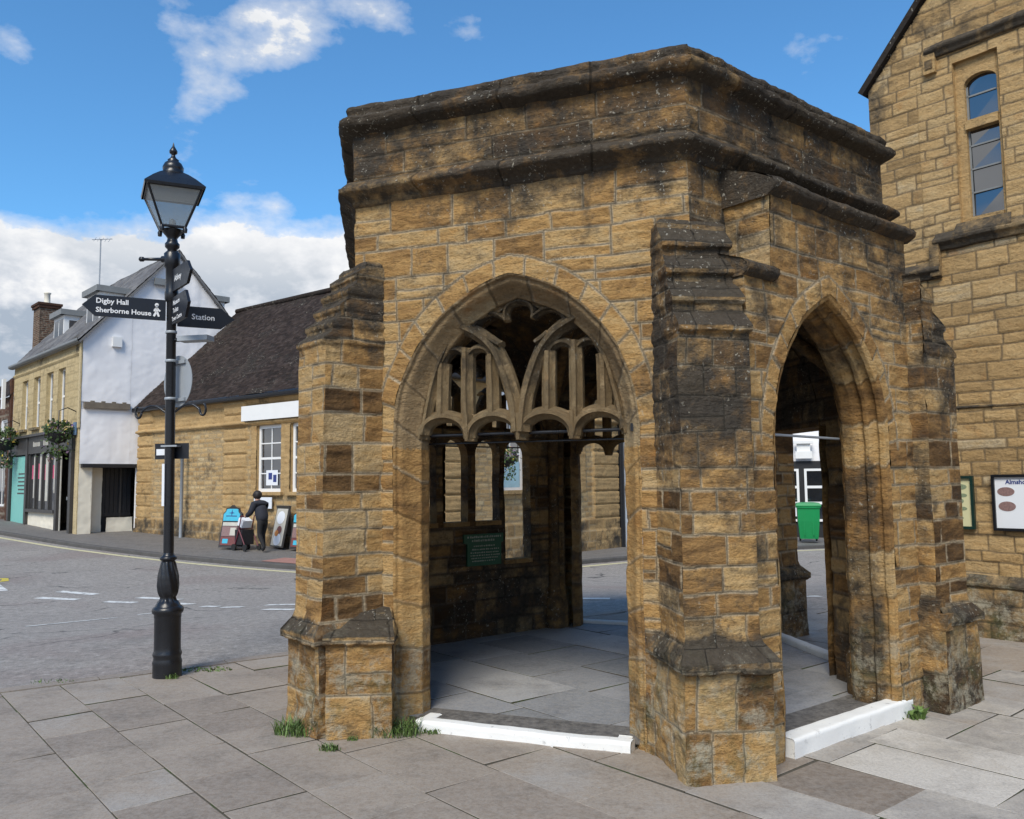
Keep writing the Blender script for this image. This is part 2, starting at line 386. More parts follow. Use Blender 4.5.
def union_sd(*fs):
    def f(s, z):
        r = fs[0](s, z)
        for g in fs[1:]: r = np.minimum(r, g(s, z))
        return r
    return f
WOB = .008
def wobble(P, amp=WOB):
    return np.stack([vnoise(P*3.1, 71)+.5*vnoise(P*9, 81)-.75, vnoise(P*3.1, 72)+.5*vnoise(P*9, 82)-.75, (vnoise(P*3.1, 73)+.5*vnoise(P*9, 83)-.75)*.7], -1)*2*amp
def grime_f(P, base): return np.clip(base+.95*(fbm(P*.9, 3, 5)-.5)+.5*(fbm(P*4, 2, 9)-.5), 0, 1)
def wall(mb, O, U, N, u0, u1, z0, z1, res, bounds, seed, hole=None, keepfn=None, depth=.006, rough=.010, grime=lambda u, z: .12, ring=None, extra=None, lo=.2, hi=.52, wob=.010, amp=WOB, tone_shift=0., mat=0, split=.22, edge=True, mortfn=None, mortw=.0135, offs=.014, tonefn=None):
    """a vertical wall panel O + U*u + Z*z facing N with real masonry relief"""
    nu = max(2, int(round((u1-u0)/res))+1); nz = max(2, int(round((z1-z0)/res))+1)
    u = np.linspace(u0, u1, nu); z = np.linspace(z0, z1, nz); Ug, Zg = np.meshgrid(u, z)
    keep = None
    if hole is not None:
        sd = hole(Ug, Zg)
        uc, zc = (Ug[:-1, :-1]+Ug[1:, 1:])/2, (Zg[:-1, :-1]+Zg[1:, 1:])/2
        keep = hole(uc, zc) > 0
        e = 1e-3; gx = (hole(Ug+e, Zg)-hole(Ug-e, Zg))/(2*e); gz = (hole(Ug, Zg+e)-hole(Ug, Zg-e))/(2*e)
        near = np.abs(sd) < res*.75; sh = np.where(near, sd, 0)
        Ug = Ug-gx*sh; Zg = Zg-gz*sh
    if keepfn is not None:
        uc, zc = (Ug[:-1, :-1]+Ug[1:, 1:])/2, (Zg[:-1, :-1]+Zg[1:, 1:])/2
        k2 = keepfn(uc, zc); keep = k2 if keep is None else keep & k2
    P = O+Ug[..., None]*U+Zg[..., None]*ZU
    J = make_joints(u1+.5, bounds, np.random.RandomState(seed), lo, hi)
    d, sid = layout(Ug-u0, Zg, P, bounds, J, seed, split, wob=wob)
    if ring is not None:
        rsd, rw, spring, cx, zc0 = ring
        rs = rsd(Ug, Zg); inr = (rs > -.02) & (rs < rw) & (Zg > spring-.02)
        ang = np.arctan2(Zg-zc0, Ug-cx)+.02*(vnoise(P*3, seed+5)-.5)
        na = 17; aa = ang/(math.pi/na); k = np.floor(aa); da = np.minimum(aa-k, k+1-aa)*(math.pi/na)*np.hypot(Zg-zc0, Ug-cx)
        dr = np.minimum(da, np.abs(rw-rs)); d = np.where(inr, dr, np.where(rs > 0, np.minimum(d, np.abs(rs-rw)+np.where((Zg > spring), 0, 9)), d))
        sid = np.where(inr, _hash(k, k*0, k*0, seed+3)*.75+.12, sid)
    mort = 1-sstep(mortw*.45, mortw, d)
    face = sstep(0, mortw*1.3, d)
    rn = fbm(P*np.array([5, 5, 22.])+sid[..., None]*50, 4, seed)-.5
    rn2 = fbm(P*14+sid[..., None]*9, 3, seed+2)-.5
    disp = -depth*(1-face)+face*((sid*7.7 % 1-.5)*offs+rn*rough*2+rn2*rough)
    if extra is not None: disp = disp+extra(Ug, Zg)
    if edge:
        ed = np.minimum(np.minimum(Ug-u0, u1-Ug), np.minimum(Zg-z0, z1-Zg)+ .004); disp = np.where(disp > -1, disp, disp)
        if extra is None: disp = disp*np.clip(ed/.012, 0, 1)
    P2 = P+N*disp[..., None]+wobble(P, amp)
    if mortfn is not None: mort = mort*mortfn(Ug, Zg)
    tn = np.clip(sid+tone_shift, 0, 1)
    if tonefn is not None: tn = tonefn(tn, Ug, Zg)
    mb.grid(P2, keep, tone=tn, mort=mort, grime=grime_f(P, grime(Ug, Zg)), smooth=True, mat=mat)
def chain_resample(ch, res):
    pts = [np.array(ch[0], float)]
    for a, b in zip(ch[:-1], ch[1:]):
        a, b = np.array(a, float), np.array(b, float); n = max(1, int(np.ceil(np.hypot(b[0]-a[0], b[1]-a[1])/res)))
        for i in range(1, n+1): pts.append(a+(b-a)*i/n)
    return np.array(pts)
def buttress(mb, base, ax, lat, chain, res, bounds, seed, back=-.12, grime=lambda z: .15, rough=.012, depth=.007, topgrime=.75):
    """chain of (o, z, halfwidth): front strip + two side strips with masonry relief"""
    C = chain_resample(chain, res); n = len(C)
    W = C[:, 2].max(); m = max(4, int(2*W/res)+1)
    t = np.linspace(-1, 1, m)
    dz = np.gradient(C[:, 1]); do = np.gradient(C[:, 0]); L = np.hypot(dz, do)+1e-9
    no, nz = dz/L, -do/L
    P = base+C[:, 0, None, None]*ax+C[:, 1, None, None]*ZU+(C[:, 2, None]*t[None])[..., None]*lat
    Ng = no[:, None, None]*ax+nz[:, None, None]*ZU+0*P
    def rel(P, Ng, Ug, Zg, sd, flat):
        J = make_joints(W*2+.5, bounds, np.random.RandomState(sd), .20, .46)
        d, sid = layout(Ug, Zg, P, bounds, J, sd)
        face = sstep(0, .013, d); mort = (1-sstep(.006, .013, d))
        rn = fbm(P*np.array([5, 5, 20.])+sid[..., None]*50, 4, sd)-.5; rn2 = fbm(P*13+sid[..., None]*9, 3, sd+2)-.5
        dp = -depth*(1-face)+face*((sid*7.7 % 1-.5)*.008+rn*rough*2+rn2*rough)
        return dp, sid, mort
    Zg = C[:, 1, None]+0*t[None]; Ug = W*(t[None]+1)+0*Zg
    dp, sid, mort = rel(P, Ng, Ug, Zg, seed, True); er_ = (fbm(P*6.5, 4, seed+40)-.5)*.055*sstep(.80, .55, Zg); dp = dp+er_
    up = np.clip(nz, 0, 1)[:, None]
    fade = np.clip((1-np.abs(t))/.06, 0, 1)[None]
    P2 = P+Ng*(dp*fade)[..., None]+wobble(P)
    gb = grime(Zg)+up*topgrime; sid = sid*.58+.27
    mb.grid(P2, tone=sid, mort=mort*(1-up), grime=grime_f(P, gb), smooth=True)
    for sgn in (-1, 1):
        q = max(3, int((C[:, 0].max()-back)/res)+1); tt = np.linspace(0, 1, q)
        Oo = back+(C[:, 0, None]-back)*tt[None]
        P = base+Oo[..., None]*ax+C[:, 1, None, None]*ZU+sgn*C[:, 2, None, None]*lat
        Zg = C[:, 1, None]+0*Oo; dp, sid, mort = rel(P, None, Oo-back, Zg, seed+7+sgn, False); dp = dp+(fbm(P*6.5, 4, seed+41)-.5)*.05*sstep(.80, .55, Zg)
        P2 = P+(sgn*lat)*(dp*np.clip((1-tt)/.06, 0, 1)[None])[..., None]+wobble(P)
        mb.grid(P2, tone=sid, mort=mort, grime=grime_f(P, grime(Zg)), smooth=True)
def arch_curve(a, zs, rise, cx, off, zb, step=.025):
    c = (a*a-rise*rise)/(2*a); R = a-c-off; a2 = a-off
    zt = math.sqrt(max(R*R-c*c, 1e-6)); th1 = math.atan2(zt, -c)
    nj = max(2, int((zs-zb)/step)); na = max(6, int(R*th1/step))
    right = [(a2, zb+(zs-zb)*i/nj) for i in range(nj)]+[(c+R*math.cos(th1*i/na), zs+R*math.sin(th1*i/na)) for i in range(na+1)]
    left = [(-x, z) for x, z in right[::-1][1:]]
    p = np.array(right+left); p[:, 0] += cx; return p
def arch_sweep(mb, O, U, N, a, zs, rise, cx, prof, zb, seed, grime=.2, step=.025, sub=.02, tone=None, rough=.006, zsplit=None):
    """moulded arch reveal: prof = list of (offset into opening, depth behind face)"""
    pr = chain_resample([(p[0], p[1], 0) for p in prof], sub)
    n0 = len(arch_curve(a, zs, rise, cx, 0, zb, step)); rows = []
    base = arch_curve(a, zs, rise, cx, 0, zb, step); arc = np.concatenate([[0], np.cumsum(np.hypot(*np.diff(base, axis=0).T))])
    for off, dep, _ in pr:
        c = arch_curve(a, zs, rise, cx, off, zb, step)
        if len(c) != n0:
            k = np.linspace(0, len(c)-1, n0); c = np.stack([np.interp(k, np.arange(len(c)), c[:, i]) for i in (0, 1)], 1)
        rows.append(O+c[:, 0, None]*U+c[:, 1, None]*ZU-N*dep)
    P = np.array(rows); A = np.broadcast_to(arc[None], P.shape[:2])
    aa = A/.31+.3; k = np.floor(aa); d = np.minimum(aa-k, k+1-aa)*.31
    sid = _hash(k, k*0+seed, k*0, seed)*.7+.15
    mort = (1-sstep(.004, .010, d))*.7
    rn = (fbm(P*np.array([6, 6, 16.]), 4, seed)-.5)*rough*3-.004*(1-sstep(0, .012, d))
    inward = np.array([cx, 0])
    dirn = O+cx*U+ZU*(zs-.2)*1.0-P; dirn[..., 2] *= .5; dirn = dirn-np.sum(dirn*N, -1)[..., None]*N; dirn /= np.linalg.norm(dirn, axis=-1)[..., None]+1e-6
    edge = np.ones(len(pr)); edge[0] = 0
    P2 = P+dirn*(rn*edge[:, None])[..., None]+wobble(P)
    if callable(grime): grime = grime(pr[:, 1])[:, None]+0*A
    if zsplit is None: mb.grid(P2, tone=sid, mort=mort, grime=grime_f(P, grime), smooth=True)
    else:
        up = P[:-1, :-1, 2]+.05*np.sign(np.sin(7*P[:-1, :-1, 2])) > zsplit
        mb.grid(P2, up, tone=sid, mort=mort, grime=grime_f(P, grime), smooth=True, mat=1)
        mb.grid(P2, ~up, tone=sid*.6+.25, mort=mort, grime=grime_f(P, grime), smooth=True, mat=0)
def ring_sweep(mb, verts, prof, res, seed, closed=True, grime=.7, sub=.015, amp=.012, tone=.4, segs=None, rough=1.):
    """moulding run round polygon verts (list of (xy point, miter outward dir scaled)); prof (o,z)"""
    pr = chain_resample([(p[0], p[1], 0) for p in prof], sub); n = len(verts)
    for i in (range(n) if closed else range(n-1)):
        if segs is not None and i not in segs: r = .06
        else: r = res
        (p, m), (q, k) = verts[i], verts[(i+1) % n]
        L = np.linalg.norm(q-p); c = max(2, int(L/r)); t = np.linspace(0, 1, c+1)
        P = (p+m*pr[:, 0, None])[:, None]*(1-t)[None, :, None]+(q+k*pr[:, 0, None])[:, None]*t[None, :, None]
        P = P+pr[:, 1, None, None]*ZU
        er = (fbm(P*13, 4, seed)-.5)*.026*rough+(vnoise(P*3.5, seed+4)-.5)*.009*rough
        od = nrm(m+k); P2 = P+(od+.45*ZU)*(er*np.clip(pr[:, 0]/.04, 0, 1)[:, None])[..., None]+wobble(P)
        A = t[None]*L/.62+i*.37; kk = np.floor(A); d = np.minimum(A-kk, kk+1-A)*.62+0*P[..., 0]
        sid = _hash(kk+0*P[..., 0], kk*0+0*P[..., 0]+i, 0*P[..., 0], seed)*.6+.2
        P2 = P2-(od)*((1-sstep(0, .012, d))*.008*np.clip(pr[:, 0]/.04, 0, 1)[:, None])[..., None]
        mb.grid(P2, tone=sid, mort=0*d, grime=grime_f(P, grime), smooth=True)

# ================================================================== CONDUIT
TL, TR, S = -68.82, 51.18, 2.42
LD, RD = dirv(TL), dirv(TR)
NL = v3(-LD[1], LD[0], 0); NL = NL if NL[1] < 0 else -NL
NR = v3(RD[1], -RD[0], 0); NR = NR if NR[1] < 0 else -NR
OUT0 = nrm(NL+NR); LAT0 = v3(-OUT0[1], OUT0[0], 0)
C0 = v3(1.121, 5.164, 0)
VX = [C0]; dd = TL
for i in range(5): VX.append(VX[-1]+S*dirv(dd)); dd += 60
CTR = sum(VX)/6
def face(i):
    if i == 5: return VX[0], RD, NR
    U = nrm(VX[i+1]-VX[i]); n = v3(-U[1], U[0], 0)
    if np.dot(n, (VX[i]+VX[i+1])/2-CTR) < 0: n = -n
    return VX[i], U, n
FC = [face(i) for i in range(6)]
OUTV = [nrm(v-CTR) for v in VX]
rg = np.random.RandomState(3)
BOUND = [-.05, .22, .43, .615, .73]
while BOUND[-1] < 3.55: BOUND.append(BOUND[-1]+rg.choice([.125, .15, .165, .175, .19, .205]))
BOUND[-1] = 3.70; BOUND += [3.87, 4.03, 4.25, 4.6]
PB = [-.05, .27, .615, .73]+BOUND[5:]
conduit = empty('stone_conduit', CTR, 'hexagonal golden stone market conduit with traceried pointed arch and buttressed corners on the pavement', 'conduit building')
def plinth_fn(sd):
    def f(u, z):
        p = np.where(z < .6, .05, np.where(z < .645, .085, .085*(1-np.clip((z-.645)/.085, 0, 1))))
        return p*np.clip((sd(u, z)-.005)/.05, 0, 1)
    return f
CX = 1.22
A0, ZS0, RI0 = .877, 1.99, 1.07
sd0 = arch_sd(A0, ZS0, RI0, CX)
A5, ZS5, RI5, CX5 = .705, 1.87, 1.01, 1.02
sd5 = arch_sd(A5, ZS5, RI5, CX5)
H1 = 3.80
gz0 = lambda u, z: .35*sstep(.57, .61, z)*sstep(.76, .70, z)+.02+.36*sstep(3.3, 3.75, z)+.17*sstep(2.4, 3.3, z)+.10*sstep(.8, .3, z)
# -- face 0 (front left)
b = MB(); O, U, N = FC[0]
wall(b, O, U, N, 0, S, 0, H1, .0095, BOUND, 21, hole=sd0, ring=(sd0, .125, ZS0, CX, ZS0-.15), extra=plinth_fn(sd0), grime=gz0, rough=.011,
     tonefn=lambda t, u, z: np.clip(t*.50+.33, 0, 1))
b.build('stone_wall', M_STONE, conduit)
# -- face 5 upper wall and porch-like thickening
b = MB(); O, U, N = FC[5]
bigsd = arch_sd(A5+.05, ZS5, RI5+.06, CX5)
wall(b, O, U, N, 0, S, 0, H1, .014, BOUND, 22, hole=bigsd, grime=lambda u, z: .18+.3*sstep(2.4, 3.3, z))
PN = .335; PS1 = 2.08; O2 = O+N*PN
g5 = lambda u, z: .03+.33*sstep(2.2, 3.0, z)+.2*sstep(1.7, 2.1, u)
wall(b, O2, U, N, .02, PS1, 0, 3.47, .0095, BOUND, 23, hole=sd5, keepfn=lambda u, z: ~((u < .36) & (z > 2.93)) & ~((u < .09) & (z > 2.40)), ring=(sd5, .115, ZS5, CX5, ZS5-.1), grime=g5, rough=.013, tonefn=lambda t, u, z: t*.50+.32)
wall(b, O+U*.36, N, -U, -.02, PN, 2.85, 3.47, .012, BOUND, 24, grime=lambda u, z: .22+0*u)
wall(b, O+U*.09, N, -U, -.05, PN, 2.30, 2.93, .012, BOUND, 27, grime=lambda u, z: .4+0*u)
wall(b, O+U*PS1, N, U, -.02, PN, 0, 3.47, .02, BOUND, 25, grime=lambda u, z: .3+0*u)
b.build('stone_wall', M_STONE, conduit)
# -- the far faces: outside skin
LIGHTS = [(.50, .14, 1.24), (.875, .155, 1.24), (1.285, .16, 1.24), (1.69, .18, .82)]
lsd = []
for c_, h_, zb_ in LIGHTS:
    a_ = arch_sd(h_, 1.93, .17, c_)
    lsd.append((lambda f, z0: (lambda s, z: np.maximum(f(s, z), z0-z)))(a_, zb_))
top2 = lambda s, z: np.maximum(sd0(s, z), 2.20-z)
F2H = union_sd(top2, *lsd)
HOLES = {0: sd0, 1: None, 2: F2H, 3: sd0, 4: (lambda s, z: np.maximum(sd0(s, z), z-2.10)), 5: arch_sd(A5-.005, ZS5, RI5-.005, CX5)}
F2E = lambda s, z: np.maximum(sd0(s, z), .78-z)
for i in (1, 2, 3, 4):
    b = MB(); O, U, N = FC[i]
    wall(b, O, U, N, 0, S, 0, H1, .024, BOUND, 30+i, hole=F2E if i == 2 else HOLES[i], grime=gz0, extra=None, mortw=.02)
    b.build('stone_wall', M_STONE, conduit)
# -- inner skins
TH = .38
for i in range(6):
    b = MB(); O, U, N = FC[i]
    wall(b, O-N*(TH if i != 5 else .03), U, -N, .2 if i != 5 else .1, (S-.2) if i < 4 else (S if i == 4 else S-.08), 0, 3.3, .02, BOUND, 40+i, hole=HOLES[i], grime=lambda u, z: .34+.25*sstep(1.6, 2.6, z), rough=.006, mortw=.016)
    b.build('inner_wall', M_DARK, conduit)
# -- parapets
b = MB()
for i in range(6):
    O, U, N = FC[i]
    wall(b, O+N*.012, U, N, -.007, S+.007, 3.80, 4.30, .012 if i in (0, 5) else .05, BOUND, 50+i, grime=lambda u, z: .56+.0*u, tonefn=lambda t, u, z: t*.7+.05, rough=.014, lo=.3, hi=.75, mortw=.009)
    wall(b, O-N*.3, U, -N, .1, S-.1, 3.9, 4.36, .08, BOUND, 60+i, grime=lambda u, z: .6+0*u)
b.build('parapet', M_STONE, conduit)
RV = [(VX[i], OUTV[i]/math.cos(R_(30))) for i in range(6)]
b = MB()
ring_sweep(b, RV, [(.0, 4.20), (.035, 4.215), (.095, 4.235), (.115, 4.26), (.115, 4.29), (.085, 4.315), (.05, 4.325), (.05, 4.345), (.058, 4.37), (.045, 4.40), (.01, 4.42), (-.10, 4.43), (-.34, 4.42), (-.34, 4.3)], .014, 91, grime=.82, segs=(0, 5), rough=1.4)
b.build('coping', M_STONE, conduit)
b = MB()
ring_sweep(b, RV, [(0, 3.66), (.02, 3.675), (.035, 3.70), (.08, 3.725), (.12, 3.75), (.125, 3.775), (.10, 3.80), (.05, 3.835), (.0, 3.86)], .014, 92, grime=.74, segs=(0, 5), rough=1.2)
b.build('string_course', M_STONE, conduit); b = MB()
O, U, N = FC[5]
SPF = [(-.0, 3.41), (.025, 3.425), (.065, 3.45), (.075, 3.48), (.05, 3.51), (-.08, 3.58), (-.34, 3.68)]
ring_sweep(b, [(O+N*PN+U*.33, N), (O+N*PN+U*(PS1+.06), N)], SPF, .014, 93, closed=False, grime=.74, rough=1.3)
LPF = [(0, 2.87), (.03, 2.885), (.05, 2.91), (.045, 2.94), (.0, 2.97), (-.34, 3.09)]
for u_, pf in ((.335, SPF), (PS1+.055, SPF), (.385, LPF), (.075, LPF)):
    e_ = [O+N*(PN+o_)+U*u_+ZU*z_ for o_, z_ in pf]+[O+N*(PN-.34)+U*u_+ZU*pf[0][1]]
    b.add(e_, [tuple(range(len(e_)))], tone=.4, grime=.7)
    if u_ > 1 and pf is SPF: b.build('string_course', M_STONE, conduit); b = MB(); ring_sweep(b, [(O+N*PN+U*.07, N), (O+N*PN+U*.39, N)], LPF, .014, 94, closed=False, grime=.74, rough=1.0)
b.build('string_course', M_STONE, conduit)
b = MB(); b.add([VX[i]-OUTV[i]*.3+ZU*4.12 for i in range(6)], [tuple(range(6))], tone=.5); b.build('flat_roof', M_LEAD, conduit)
# -- buttresses
def but_chain(ob, bo, hb, hw, ztop, zlow, ns=4, top_o=.02, lip=.03):
    ch = [(ob+.02, 0, hb), (ob, .15, hb), (ob, .585, hb-.005), (ob+.045, .60, hb+.03), (ob+.045, .65, hb+.03), (bo+.015, .735, hw+.012), (bo, .78, hw), (bo-.005, zlow, hw)]
    for k in range(ns):
        f0, f1 = k/ns, (k+1)/ns
        o0 = bo+(top_o-bo)*f0; o1 = bo+(top_o-bo)*f1
        z0 = zlow+(ztop-zlow)*f0; z1 = zlow+(ztop-zlow)*f1; dz = z1-z0
        ch += [(o0+lip, z0+.015, hw+.008), (o0+lip, z0+.045, hw+.009), (o1+.02, z0+dz*.70, hw+.003), (o1+.004, z0+dz*.78, hw), (o1, z1, hw)]
    ch += [(top_o-.02, ztop+.03, hw-.03)]
    return ch
pl_ = lambda z: .30*sstep(.57, .61, z)*sstep(.78, .70, z)
gb0 = lambda z: pl_(z)+.08+.46*sstep(1.35, 2.3, z)+.22*sstep(1.0, .55, z)*sstep(.2,.55,z)+.08*sstep(.5,.1,z)
b = MB(); buttress(b, C0, OUT0, LAT0, but_chain(.41, .33, .26, .218, 3.24, 2.50), .0095, PB, 101, grime=gb0); b.build('buttress', M_STONE, conduit)
gb1 = lambda z: pl_(z)+.02+.62*sstep(2.35, 2.75, z)+.28*sstep(1.1, .5, z)
lat1 = v3(-OUTV[1][1], OUTV[1][0], 0)
b = MB(); ax1, lt1 = NL*.90-LD*.43, LD*.90+NL*.43
buttress(b, VX[0]+LD*(2.165+.43*.33)+NL*(.33-.90*.33), ax1, lt1, [(.34, 0, .215), (.33, .585, .21), (.365, .60, .225), (.365, .65, .225), (.17, .74, .20), (.12, .775, .19), (.0, .80, .17)], .011, PB, 108, grime=gb1)
buttress(b, VX[1], OUTV[1], lat1, but_chain(.37, .335, .245, .205, 3.20, 2.60, ns=5, lip=.012), .011, PB, 102, grime=gb1); b.build('buttress', M_STONE, conduit)
b = MB(); bb = C0+RD*PS1+NR*.15
buttress(b, bb, RD, NR, but_chain(.53, .47, .35, .30, 3.12, 2.55, top_o=-.02, ns=3, lip=.02), .011, PB, 103, back=-.02, grime=lambda z: pl_(z)+.22+.3*sstep(1.9, 2.6, z)+.2*sstep(1.1, .6, z))
wall(b, C0+RD*(PS1-.018), NR, -RD, PN-.03, .45, 0, 3.10, .012, PB, 104, grime=lambda u, z: .4+0*u)
wall(b, C0+RD*(PS1-.045), NR, -RD, PN-.03, .515, 0, .66, .012, PB, 105, grime=lambda u, z: .4+0*u)
wall(b, C0+RD*PS1+NR*.5-RD*.045, RD, NR, 0, .1, 0, .66, .012, PB, 106, grime=lambda u, z: .4+0*u)
b.box(C0+RD*(PS1-.055)+NR*.31+ZU*.575, RD*.12, NR*.215, ZU*.115, tone=.35, grime=.45); b.box(C0+RD*(PS1-.03)+NR*.31+ZU*.69, RD*.10, NR*.16, ZU*.09, tone=.35, grime=.45)
b.build('buttress', M_STONE, conduit)
for i in (2, 3, 4):
    lt = v3(-OUTV[i][1], OUTV[i][0], 0); b = MB()
    buttress(b, VX[i], OUTV[i], lt, but_chain(.41, .33, .26, .22, 3.2, 2.5), .022, PB, 110+i, grime=gb1); b.build('buttress', M_STONE, conduit)
# -- arch mouldings
PR0 = [(0, 0), (.014, .006), (.02, .03), (.045, .035), (.06, .055), (.085, .10), (.115, .14), (.14, .16), (.14, .20), (.145, .27), (.11, .33), (.09, .385)]
b = MB(); O, U, N = FC[4]; b.box(O+U*.34-N*.37+ZU*2.09, U*1.76, N*.35, ZU*.02, tone=.4, grime=.4); b.build('lintel', M_DARK, conduit)
for i in (0, 3, 4):
    b = MB(); O, U, N = FC[i]
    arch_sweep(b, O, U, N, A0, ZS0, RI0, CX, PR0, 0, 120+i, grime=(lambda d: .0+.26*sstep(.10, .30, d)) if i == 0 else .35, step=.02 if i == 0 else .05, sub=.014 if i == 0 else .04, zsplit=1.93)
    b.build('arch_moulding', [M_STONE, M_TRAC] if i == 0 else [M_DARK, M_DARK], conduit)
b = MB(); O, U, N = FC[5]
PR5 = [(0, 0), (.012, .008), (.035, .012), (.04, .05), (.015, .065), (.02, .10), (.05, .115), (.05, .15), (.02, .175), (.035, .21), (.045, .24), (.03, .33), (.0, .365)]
arch_sweep(b, O+N*PN, U, N, A5, ZS5, RI5, CX5, PR5, 0, 126, grime=lambda d: .02+.50*sstep(.03, .13, d), step=.02, sub=.012)  # reveal colour turns darker with depth behind the outer orders
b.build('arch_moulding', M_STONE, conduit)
# -- face 2: four mullioned lights with reveals, sills and a transom
b = MB(); O, U, N = FC[2]
wall(b, O-N*.26, U, N, .30, 2.14, .70, 2.24, .03, BOUND, 133, hole=union_sd(*lsd), grime=lambda u, z: .4+0*u)
for (c_, h_, zb_) in LIGHTS:
    arch_sweep(b, O-N*.255, U, N, h_, 1.93, .17, c_, [(0, 0), (.0, .06), (-.0, .13)], zb_, 131, grime=.35, step=.05, sub=.06)
    b.box(O+U*(c_-h_-.01)-N*.40+ZU*(zb_-.04), U*2*(h_+.01), N*.16, ZU*.045, tone=.7, grime=.2)
arch_sweep(b, O, U, N, A0, ZS0, RI0, CX, [(0, 0), (.10, .12), (.10, .385)], .78, 132, grime=.4, step=.05, sub=.06)
b.box(O+U*.33-N*.27+ZU*.70, U*1.78, N*.28, ZU*.08, tone=.5, grime=.4)
b.box(O+U*(CX-.8)-N*.37+ZU*2.175, U*1.6, N*.36, ZU*.03, tone=.3, grime=.5)
b.build('window_surround', M_DARK, conduit)
# -- tracery
def bar(mb, fr, pts, w, dep, d=.13, grime=.2, taper=None):
    O, U, N = fr; pts = np.array(pts, float)
    # smooth (Catmull-Rom) resample
    q = []
    n = len(pts)
    for i in range(n-1):
        p0, p1, p2, p3 = pts[max(i-1, 0)], pts[i], pts[i+1], pts[min(i+2, n-1)]
        k = max(2, int(np.linalg.norm(p2-p1)/.02))
        for j in range(k):
            t = j/k; q.append(.5*((2*p1)+(-p0+p2)*t+(2*p0-5*p1+4*p2-p3)*t*t+(-p0+3*p1-3*p2+p3)*t**3))
    q.append(pts[-1]); q = np.array(q); tg = np.gradient(q, axis=0); tg /= np.linalg.norm(tg, axis=1)[:, None]
    nn = np.stack([-tg[:, 1], tg[:, 0]], 1)
    sec = [(-.5, -.25), (-.5, .10), (-.34, .20), (-.20, .34), (-.15, .5), (.15, .5), (.20, .34), (.34, .20), (.5, .10), (.5, -.25), (.15, -.5), (-.15, -.5)]
    P = np.zeros((len(q), len(sec), 3))
    for j, (a, c) in enumerate(sec):
        xz = q+nn*(a*w); P[:, j] = O+(CX+xz[:, 0, None])*U+xz[:, 1, None]*ZU-N*(dep-c*d)
    er = (fbm(P*14, 3, 77)-.5)*.012
    P = P+N*er[..., None]+wobble(P, .005)
    mb.grid(P, wrap=True, tone=.3+.5*fbm(P*3, 2, 5), mort=0., grime=grime_f(P, grime-.14+.34*sstep(2.2, 2.6, P[..., 2])), smooth=False)
    mb.add(P[0], [tuple(range(len(sec)))], tone=.5); mb.add(P[-1], [tuple(range(len(sec)))], tone=.5)
def tracery(fi, dep, mullions=None, mat=None, gr=.14, heads=True):
    fr = FC[fi]; mb = MB()
    caps = [.755, .385, 0, -.385, -.755]
    if heads:
        for k in range(4):
            x0, x1 = caps[k], caps[k+1]; c = (x0+x1)/2; r = (x0-x1)/2
            pts = [(c+r*math.cos(a)*1.0, 1.955+.165*math.sin(a)**.9) for a in np.linspace(0.02, math.pi-.02, 13)]
            bar(mb, fr, pts, .09, dep, .15, gr)
        for k in (1, 2, 3):
            bar(mb, fr, [(caps[k], 1.935), (caps[k], 2.0), (caps[k], 2.12)], .075, dep, .16, gr)
            O, U, N = fr
            for sx in (-1, 1):
                tri = [(caps[k], 1.97), (caps[k]+sx*.10, 2.075), (caps[k]+sx*.15, 2.115), (caps[k], 2.13)]
                mb.plate([O+U*(CX+x)+ZU*z-N*(dep+.02) for x, z in tri], N, .04, tone=.5, grime=gr)
    zb = 2.05 if heads else 2.18
    for sx in (-1, 1):
        m = lambda pts: [(sx*x, z) for x, z in pts]
        if sx*sx: 
            bar(mb, fr, m([(.02, zb-.06), (.035, 2.16), (.075, 2.33), (.14, 2.50), (.20, 2.60), (.30, 2.69), (.43, 2.755)]), .10, dep-.012, .16, gr+.1)
            bar(mb, fr, m([(.73, zb-.06), (.685, 2.22), (.62, 2.45), (.53, 2.63), (.42, 2.755), (.33, 2.82)]), .07, dep, .15, gr+.1)
        bar(mb, fr, m([(.40, zb), (.40, 2.3), (.40, 2.60)]), .095, dep, .14, gr)
        bar(mb, fr, m([(.595, max(zb, 2.10)), (.595, 2.3), (.59, 2.50)]), .10, dep, .13, gr)
        bar(mb, fr, m([(.205, max(zb, 2.10)), (.205, 2.3), (.21, 2.54)]), .095, dep, .13, gr)
        for cx, r in ((.495, .095), (.305, .095)):
            bar(mb, fr, m([(cx+r*math.cos(a), 2.50+.10*math.sin(a)) for a in np.linspace(0, math.pi, 9)]), .06, dep+.012, .11, gr+.15)
        bar(mb, fr, m([(.22, 2.66), (.175, 2.625), (.13, 2.60)]), .06, dep-.02, .13, gr+.15)     # broken cusp stub
        bar(mb, fr, m([(.345, 2.735), (.30, 2.80), (.235, 2.835), (.165, 2.825), (.10, 2.785)]), .045, dep+.01, .11, gr+.2)
        bar(mb, fr, m([(.10, 2.775), (.105, 2.83), (.075, 2.885), (.0, 2.91)]), .05, dep+.01, .11, gr+.2)
        O, U, N = fr
        sp = [(.16, 2.83), (.30, 2.80), (.40, 2.77), (.33, 2.86), (.20, 2.93), (.05, 2.985), (.05, 2.90), (.10, 2.87)]
        mb.plate([O+U*(CX+sx*x)+ZU*z-N*(dep+.03) for x, z in sp], N, .05, tone=.4, grime=gr+.2)
    return mb.build('tracery', mat or M_TRAC, conduit)
tracery(0, .215)
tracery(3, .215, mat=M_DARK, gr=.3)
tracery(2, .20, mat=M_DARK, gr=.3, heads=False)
b = MB(); O, U, N = FC[0]
b.tube([O+U*(CX-.80)-N*.24+ZU*1.99, O+U*(CX+.80)-N*.24+ZU*1.985], .012, 8)
b.tube([O+U*(CX-.80)-N*.30+ZU*1.93, O+U*(CX+.80)-N*.30+ZU*1.93], .007, 6)
